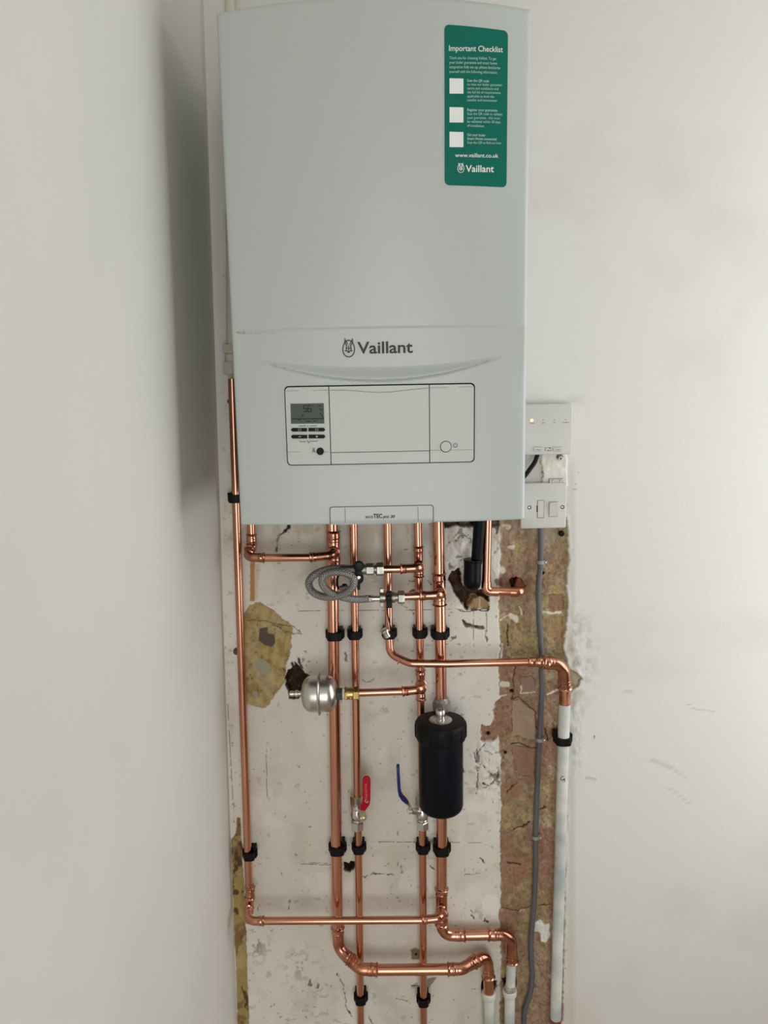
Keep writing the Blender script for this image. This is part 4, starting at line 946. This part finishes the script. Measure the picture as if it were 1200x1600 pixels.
spots = [  # size, u, v, d, label
 (15, 367.5, 778, D15, 'black pipe clip on the leftmost pipe, at the boiler\'s left edge'),
 (15, 389.8, 1335, D15, 'black pipe clip near the bottom of the leftmost copper pipe'),
 (22, 523.0, 992, D22, 'black pipe clip on the thick pipe below the braided hose'),
 (15, 554.0, 991, D15, 'black pipe clip on the thin pipe, just right of the thick pipe under the hose'),
 (15, 608.0, 990, D15+.001, 'black pipe clip behind the dangling metal cap'),
 (15, 656.0, 989, D15, 'narrow black pipe clip just left of the wide one, under the lower hose branch'),
 (22, 687.5, 990, D22, 'wide black pipe clip below the lower hose branch'),
 (22, 527.0, 1326, D22, 'wide black pipe clip left of the lower part of the red valve\'s pipe'),
 (15, 560.5, 1325, D15, 'black pipe clip just below the red-handled valve'),
 (15, 660.8, 1325, D15, 'black pipe clip just below the blue-handled valve'),
 (22, 690.3, 1327, D22, 'wide black pipe clip just below the black filter'),
 (15, 563.5, 1560, D15, 'black pipe clip at the bottom edge, on the red valve\'s pipe'),
 (15, 661.5, 1563, D15, 'black pipe clip at the bottom edge, on the blue valve\'s pipe'),
 (22, 879.5, 1155, .0300, 'large black bracket clip on the white-painted pipe marked G')]
protos = {}
for size, u, v, d, lb in spots:
    p = at(u, v, d); key = (size, round(d, 4))
    if key not in protos:
        protos[key] = pipe_clip(R15 if size == 15 else R22+(.0006 if d == .03 else 0), d, lb, GR); t = protos[key]; t.location = (p.x, 0, p.z)
    else: copy_tree(protos[key], (p.x, 0, p.z), lb)

# ------------------------------------------------------------------ filling loop: upper valve, lower valve, braided hose
def X_(p, dx_): return Vector((p.x+dx_, p.y, p.z))
ua = at(600, 889.5, DB)       # right-hand end of the upper valve
uv_ = thing('isolating_valve', (at(566, 889, DB).x, 0, at(566, 889, DB).z-.02), 'upper hose valve with a black paddle handle, at the coil\'s right', 'valve')
mx = 1/pxm(ua)
def ax_pt(u, v=889.3): return at(u, v, DB)
link('compression_nut', MB().hexn(ax_pt(599.5), (-1,0,0), .0130, 11.5*mx, .0014), DULL, uv_)
link('neck', MB().lathe(ax_pt(589), (-1,0,0), [(0,.0095),(.003,.0095),(.004,.0078),(6*mx,.0078)], 24), DULL, uv_)
link('hex_body', MB().hexn(ax_pt(584), (-1,0,0), .0118, 12*mx, .001), DULL, uv_)
link('valve_body', MB().lathe(ax_pt(574), (-1,0,0), [(0,.0095),(.003,.0105),(.018,.0115),(.026,.0100),(.036,.0085),(.044,.0100),(.050,.0100),(.0505,.0080)], 28), DULL, uv_)
hp = at(560, 893, DB+.018)
hd = link('handle', MB().lathe(at(560.5, 883.5, DB+.013), (0,-1,0), [(0,.0085),(.002,.0100),(.009,.0100),(.012,.0085),(.0125,.004)], 24)
     .lathe(at(559.5, 902, DB+.010), (0,-1,0), [(0,.0088),(.002,.0104),(.012,.0104),(.015,.0085),(.0155,.004)], 24)
     .box((hp.x-.0062, hp.y-.006, at(560, 902, DB).z), (hp.x+.0062, hp.y+.008, at(560, 884, DB).z)), BLACK, uv_, sharp=40)
a = at(559.8, 902, DB+.018); c = at(560.2, 921, DB+.014)
link('handle_tail', MB().box((a.x-.0030, a.y, c.z), (a.x+.0030, a.y+.009, a.z)), BLACK, uv_, bevel=.001)
link('handle_screw', MB().lathe(at(559.5, 902.5, DB+.0250), (0,-1,0), [(0,.0042),(.001,.0042),(.0022,.0028),(.0024,.0005)], 16), CHROME, uv_)

lv = thing('isolating_valve', (at(608, 932, DB).x, 0, at(608, 932, DB).z-.02), 'lower hose valve with wing nut and black lever, left of its copper stub', 'valve')
bx_ = lambda u, v=933.0: at(u, v, DB)
link('compression_nut', MB().hexn(bx_(632), (-1,0,0), .0132, 10.5*mx, .0014), DULL, lv)
link('valve_body', MB().lathe(bx_(622.5), (-1,0,0), [(0,.0082),(.006,.0082),(.0065,.0105),(.014,.0105),(.018,.0085),(.024,.0085)], 26), DULL, lv)
a = at(607.5, 925, DB+.016); c = at(607.5, 950, DB+.014)
link('handle', MB().box((a.x-.0052, a.y, c.z), (a.x+.0052, a.y+.010, a.z)).lathe(at(607.5, 932, DB+.006), (0,-1,0), [(0,.0055),(.008,.0055),(.0125,.0045)], 18), BLACK, lv, bevel=.0010, sharp=30)
wn = link('wing_nut', MB().lathe(bx_(602.5), (-1,0,0), [(0,.0095),(.001,.0105),(.010,.0105),(.0115,.0090)], 26), DULL, lv)
for v0, v1 in ((919, 926), (940, 948)):
    a = at(600, v0, DB); c = at(593.5, v1, DB); link('wing', MB().box((c.x, -DB-.003, c.z), (a.x, -DB+.003, a.z)), DULL, wn, bevel=.0012)
# braided hose
hose = [(548,889.5,DB),(538,889,DB),(524,888.5,.070),(507,891,.074),(492,898,.078),(484,906,.080),(482.5,914,.082),(487,923,.084),(496,929.5,.087),(509,933,.090),(524,932,.094),(540,927,.098),(550.5,918,.102),(553,908,.105),(548.5,900,.106),(538,895,.107),(525,893.5,.107),(512,896,.107),(504.5,902,.106),(503.5,910,.105),(507,918,.102),(515,925,.098),(527,930.5,.092),(542,934.5,.084),(556,936.5,.076),(568,936.2,.070),(578,935,.067)]
P = catmull([at(*q) for q in hose], 8)
fh_ = thing('braided_hose', (at(520, 912, .09).x, 0, at(520, 935, .09).z), 'grey braided steel hose coiled between the two small valves', 'hose')
link('hose', MB().sweep(P, .0071, 22), BRAID, fh_, sharp=60)
link('ferrule', MB().lathe(at(576, 935.3, .0675), (1,0,-0.02), [(0,.0068),(.001,.0074),(.009,.0074),(.010,.0064),(.022,.0062)], 22), CHROME, fh_)
link('ferrule', MB().lathe(ax_pt(548), (-1,0,0), [(-.004,.0084),(.010,.0084),(.011,.0072),(.016,.0070)], 22), DULL, fh_)
# blanking caps on their cords
dc = thing('blanking_cap', (at(605, 992, .055).x, 0, at(605, 1000, .055).z), 'dangling metal cap on a thin black cord below the lower hose valve', 'cap')
link('cord', MB().sweep(catmull([at(606, 940, DB+.006), at(605, 955, DB+.002), at(608, 970, .058), at(611, 984, .052), at(608, 990, .052), at(602, 986, .054)], 8), .0013, 10), RUBBER, dc)
q0, q1 = at(600, 983, .056), at(608, 1000, .052)
link('cap_shell', MB().lathe(q0, (q1-q0), [(0,.0050),(.001,.0080),(.004,.0083),(.005,.0066),(.013,.0064),(.017,.0068),(.018,.0060)], 22), NICKEL, dc)
dc2 = thing('blanking_cap', (at(538, 917, .060).x, 0, at(538, 920, .060).z), 'small metal cap on a black strap hanging inside the hose coil', 'cap')
link('strap', MB().sweep(catmull([at(530, 897, .056), at(527, 905, .058), at(528, 918, .06), at(536, 921, .06), at(541, 914, .06), at(535, 914, .062)], 8), .0022, 10), RUBBER, dc2)
link('cap_shell', MB().lathe(at(530, 920, .062), (1,0,.08), [(0,.0048),(.002,.0060),(.012,.0060),(.013,.0072),(.017,.0072)], 20), DULL, dc2)

# ------------------------------------------------------------------ expansion vessel
ve = thing('expansion_vessel', (at(498, 1084, DV).x, 0, at(498, 1112, DV).z), 'small round stainless steel vessel lying sideways in front of the brown hole', 'vessel')
vp = lambda u: at(u, 1084.5, DV)
k = 1/pxm(vp(498)); Rv = 28.3*k; Lv = 55*k
prof = []
for i in range(13):
    a = PI/2*i/12; prof.append((Lv*.30*(1-math.cos(a)), Rv*(.30+.70*math.sin(a)**.9)))
prof = [(0, .004)]+prof
mid_ = [(Lv*.30, Rv), (Lv*.455, Rv*1.0), (Lv*.465, Rv*1.08), (Lv*.475, Rv*1.15), (Lv*.50, Rv*1.18), (Lv*.525, Rv*1.15), (Lv*.535, Rv*1.08), (Lv*.545, Rv*1.0), (Lv*.70, Rv)]
right = [(Lv-h, r) for h, r in reversed(prof)]
link('tank', MB().lathe(vp(471.5), (1,0,0), prof+mid_[1:-1]+right, 56), STEEL, ve, sharp=40)
link('air_valve', MB().lathe(at(474, 1083.5, DV), (-1,0,0), [(0,.0075),(.003,.0075),(.004,.0050),(.010,.0050),(.0105,.0068),(.015,.0068),(.016,.0045),(.020,.0058),(.026,.0055),(.027,.002)], 22), NICKEL, ve)
link('hex_collar', MB().hexn(vp(524), (1,0,0), .0125, 11*k, .001), INK, ve)
cn = thing('brass_fitting', (at(548, 1084, DV).x, 0, at(548, 1096, DV).z), 'brass connector with white tape between the steel vessel and copper pipe', 'fitting')
link('sealing_tape', MB().lathe(at(535, 1084, DV), (1,0,0), [(0,.0108),(.002,.0118),(.004,.0114),(.0065,.0102)], 24), PTFE, cn)
link('brass_body', MB().hexn(at(538.5, 1083.8, DV), (1,0,0), .0135, 4*k, .0012).lathe(at(541.5, 1083.8, DV), (1,0,0), [(0,.0115),(.012,.0115)], 26).hexn(at(546, 1083.6, DV), (1,0,0), .0125, 4*k, .0012), BRASS, cn)
link('brass_nut', MB().hexn(at(551, 1083.4, DV), (1,0,0), .0134, 10.5*k, .0016), BRASS, cn)

# ------------------------------------------------------------------ ball valves
def ball_valve(u, v0, v1, d, label):
    """v0 top .. v1 bottom pixels"""
    a = at(u, v0, d); c = at(u+.8, v1, d); H_ = a.z-c.z
    t = thing('ball_valve', (c.x, 0, c.z), label, 'valve'); ax = (c-a).normalized()
    link('compression_nut', MB().hexn(a, ax, .0136, H_*.26, .0014, rot=.3), NICKEL, t)
    link('compression_nut', MB().hexn(c, -ax, .0136, H_*.24, .0014, rot=.1), NICKEL, t)
    link('valve_body', MB().lathe(a+ax*H_*.25, ax, [(0,.0095),(.002,.0124),(H_*.10,.0128),(H_*.14,.0108),(H_*.20,.0125),(H_*.30,.0138),(H_*.40,.0125),(H_*.44,.0105),(H_*.47,.0120),(H_*.51,.0095)], 30), NICKEL, t, sharp=30)
    return t, a, c
vr, a, c = ball_valve(557.5, 1243, 1296, D15, 'nickel ball valve with a flat red lever handle')
s0 = at(563, 1270, D15+.004); s1 = at(568.5, 1277, D15+.028)
link('stem', MB().lathe(s0, (s1-s0), [(0,.0085),(.006,.0090),(.010,.0068),((s1-s0).length,.0068)], 22), NICKEL, vr)
link('stem_nut', MB().hexn(s1-(s1-s0).normalized()*.003, (s1-s0), .0068, .006, .0008), CHROME, vr); link('stem_tip', MB().lathe(s1, (s1-s0), [(0,.0034),(.0065,.0034),(.007,.0025)], 16), BRASS, vr)
# lever: a thin strip leading up, with a wide sleeve whose face looks right-front
def lever(path, widths, thick, side, name, m, parent):
    mb = MB(); n = len(path); vs_ = []
    for i, (p_, w_) in enumerate(zip(path, widths)):
        a_ = path[max(0, i-1)]; b_ = path[min(n-1, i+1)]; t_ = (b_-a_).normalized(); s_ = (Vector(side)-t_*Vector(side).dot(t_)).normalized(); nn_ = t_.cross(s_)
        vs_ += [p_+s_*w_/2+nn_*thick/2, p_-s_*w_/2+nn_*thick/2, p_-s_*w_/2-nn_*thick/2, p_+s_*w_/2-nn_*thick/2]
    fs_ = [(0,1,2,3), tuple((n-1)*4+q for q in (3,2,1,0))]+[(i*4+q, i*4+(q+1) % 4, (i+1)*4+(q+1) % 4, (i+1)*4+q) for i in range(n-1) for q in range(4)]
    mb.add(vs_, fs_); return link(name, mb, m, parent, sharp=40, bevel=.0009)
lv_ = [at(567.6, 1276, D15+.030), at(566, 1268, D15+.031), at(567.5, 1262, D15+.033), at(570.8, 1254, D15+.038)]
lever(lv_, [.013, .012, .012, .011], .0022, (1, .12, 0), 'lever', NICKEL, vr)
pth = [(566.2,1265.5,.059,.010),(568,1261,.060,.0150),(571.2,1256,.063,.0160),(572.3,1250,.064,.0160),(572.5,1240,.064,.0160),(572.6,1228,.064,.0160),(572.7,1219,.064,.0160),(572.7,1216,.064,.0142),(572.7,1213.8,.064,.0105),(572.7,1212.6,.064,.005)]
hs = lever([at(q[0], q[1], q[2]) for q in pth], [q[3] for q in pth], .0042, (1, .12, 0), 'handle_sleeve', RED, vr)
mb = MB(); 
p0 = at(569.7, 1225, .0664); ez = Vector((0,0,-1)); ex_ = Vector((1, .12, 0)).normalized()
for s_, off, wd in (('EN1254', .0, .020), ('PN25', .022, .016)):
    text_to(mb, s_, (lambda off: lambda a_, b2: tuple(p0+ez*(a_+off)-Vector((0,.0004,0))+ex_*(b2)))(off), h=.0052, w_=wd)
link('handle_lettering', mb, mat('faded_red_print', lin((214, 120, 130)), .6), hs)
strk = MB(); strokes(strk, [[(576,1252),(573,1254.5),(570.6,1252.5),(570.6,1250)]], .8, FW(.0668)); link('handle_mark', strk, PALEP, hs)

vb, a, c = ball_valve(659, 1243, 1295, D15, 'nickel ball valve with a blue lever seen edge-on, left of the black filter')
s0 = at(655, 1268, D15+.002); s1 = at(640, 1267, D15+.032)
link('stem', MB().lathe(s0, (s1-s0), [(0,.0085),(.008,.0090),(.012,.0066),((s1-s0).length,.0060)], 22), NICKEL, vb)
sd = (s1-s0).normalized(); link('stem_nut', MB().hexn(s1-sd*.006, sd, .0068, .006, .0008), CHROME, vb); link('stem_tip', MB().lathe(s1, sd, [(0,.0040),(.005,.0040),(.0055,.003)], 14), CHROME, vb)
side = Vector((.85, -.5, 0)).normalized().cross(Vector((0,0,1))).normalized()
mp = [at(641, 1270, D15+.032), at(641, 1262, D15+.033), at(638, 1256, D15+.037), at(634, 1251.5, D15+.041)]
lever(mp, [.011, .011, .0105, .010], .0022, (.30, .95, 0), 'lever', CHROME, vb)
bp_ = [(636.5,1254,.064,.010),(633,1250,.067,.013),(629,1246.5,.071,.014),(625,1240,.074,.014),(623.5,1232,.075,.014),(623,1222,.075,.014),(622.2,1208,.075,.014),(621.9,1200,.075,.013),(621.7,1196,.075,.009),(621.7,1194.6,.075,.005)]
lever([at(q[0], q[1], q[2]) for q in bp_], [q[3] for q in bp_], .0058, (.05, 1.0, 0), 'handle_sleeve', BLUE, vb)

# ------------------------------------------------------------------ magnetic filter
FDp = .080
top_c = at(689.3, 1125, FDp); bot_c = at(688.5, 1270, FDp)
fxc = (top_c.x+bot_c.x)/2
mf = thing('magnetic_filter', (fxc, 0, bot_c.z), 'tall black cylindrical filter with a ribbed screw cap and chrome bleed valve', 'filter')
kz = 1/pxm(top_c); Rl = 40.8*kz; Rb = 34.2/pxm(bot_c)
ztop = top_c.z
lidh = .038; zb = at(688.5, 1283.5, FDp+.0).z + .0
# body bottom sits so that its front lower edge is seen at 1283
zbot = at(688.5, 1281, FDp+Rb*.85).z
body = link('filter_body', MB().lathe((fxc, -FDp, ztop-.020), (0,0,-1), [(0, Rb-.001), (.01, Rb), (ztop-.02-zbot-.012, Rb), (ztop-.02-zbot-.006, Rb-.0018), (ztop-.02-zbot-.002, Rb-.0055), (ztop-.02-zbot, Rb-.010), (ztop-.02-zbot+.0005, .004)], 64), NAVY, mf, sharp=50)
# ribbed cap
mb = MB(); n = 144; prof = [(.0, .3), (.0, Rl-.008), (-.0014, Rl-.0035), (-.005, Rl-.0008), (-.010, Rl), (-.030, Rl), (-.034, Rl-.0018), (-.038, Rl-.006), (-.038, Rb-.002)]
vs_ = []
for j, (h, r) in enumerate(prof):
    r = min(r, Rl) if j else .002
    for i in range(n):
        a = 2*PI*i/n; rib = 0.0
        if 3 <= j <= 6:
            ph = (i % 12)/12.0; rib = -.0022*(1 if .15 < ph < .62 else 0)*(1 if j in (4, 5) else .6)
        vs_.append((fxc+(r+rib)*math.cos(a), -FDp+(r+rib)*math.sin(a), ztop+h))
fs_ = [tuple(range(n))]+[(j*n+i, j*n+(i+1) % n, (j+1)*n+(i+1) % n, (j+1)*n+i) for j in range(len(prof)-1) for i in range(n)]
mb.add(vs_, fs_); cap_ = link('screw_cap', mb, BLACKM, mf, sharp=30)
link('cap_disc', MB().lathe((fxc, -FDp, ztop), (0,0,1), [(0,.0222),(.0012,.0222),(.0018,.0212)], 40), STEEL, cap_)
link('bleed_valve', MB().lathe((fxc, -FDp, ztop+.001), (0,0,1), [(0,.0098),(.0035,.0098),(.0045,.0088),(.006,.0094),(.019,.0094),(.0205,.0086),(.0207,.0062),(.0150,.0058),(.0150,.002)], 32), NICKEL, mf, sharp=30)
# connecting block behind the body, with union nuts
mbk = MB().lathe((h1.x, -D22-.002, ztop+.006), (0,0,-1), [(0,.0150),(.03,.0155),(.12,.0155),(at(690,1128,D22).z-at(690,1275,D22).z, .0150)], 28)
mbk.box((h1.x-.012, -FDp+.01, ztop-.085), (h1.x+.012, -D22-.006, ztop-.055)); link('manifold', mbk, BLACK, mf)
nz_ = at(689.8, 1107, D22+.003)
un = link('union_nut', MB().hexn(at(689.8, 1110, D22+.003), (0,0,1), .0178, .0200, .0016, n=8), DULL, mf); link('union_neck', MB().lathe(at(689.8, 1094, D22+.003), (0,0,1), [(-.004,.0152),(.003,.0150),(.006,.0125)], 28), DULL, un)
p = at(724.5, 1203, FDp); link('side_notch', MB().box((fxc+Rb-.002, -FDp-.004, p.z-.004), (fxc+Rb+.0012, -FDp+.004, p.z+.004)), BLACK, body, bevel=.0006)

# ------------------------------------------------------------------ odd screws left of the leftmost pipe
p = at(369.5, 1018, .004); o = link('rusty_screw', MB().lathe((p.x, .0, p.z), (0,-1,0), [(0,.0065),(.006,.0065),(.009,.0045),(.0095,.0002)], 14), mat('rusty_brown', lin((96, 70, 56)), .8, bump=(300, .6, .002)), None); tag(o, 'rusty brown screw head behind the leftmost pipe, beside the yellow patch', 'screw')
p = at(360.3, 627, .004); o = link('rusty_screw', MB().lathe((p.x, .0, p.z), (0,-1,0), [(0,.0055),(.010,.0055),(.013,.0035),(.0135,.0002)], 14), bpy.data.materials['rusty_brown'], None); tag(o, 'tiny brown screw head beside the boiler, below the cream coupling nuts', 'screw')
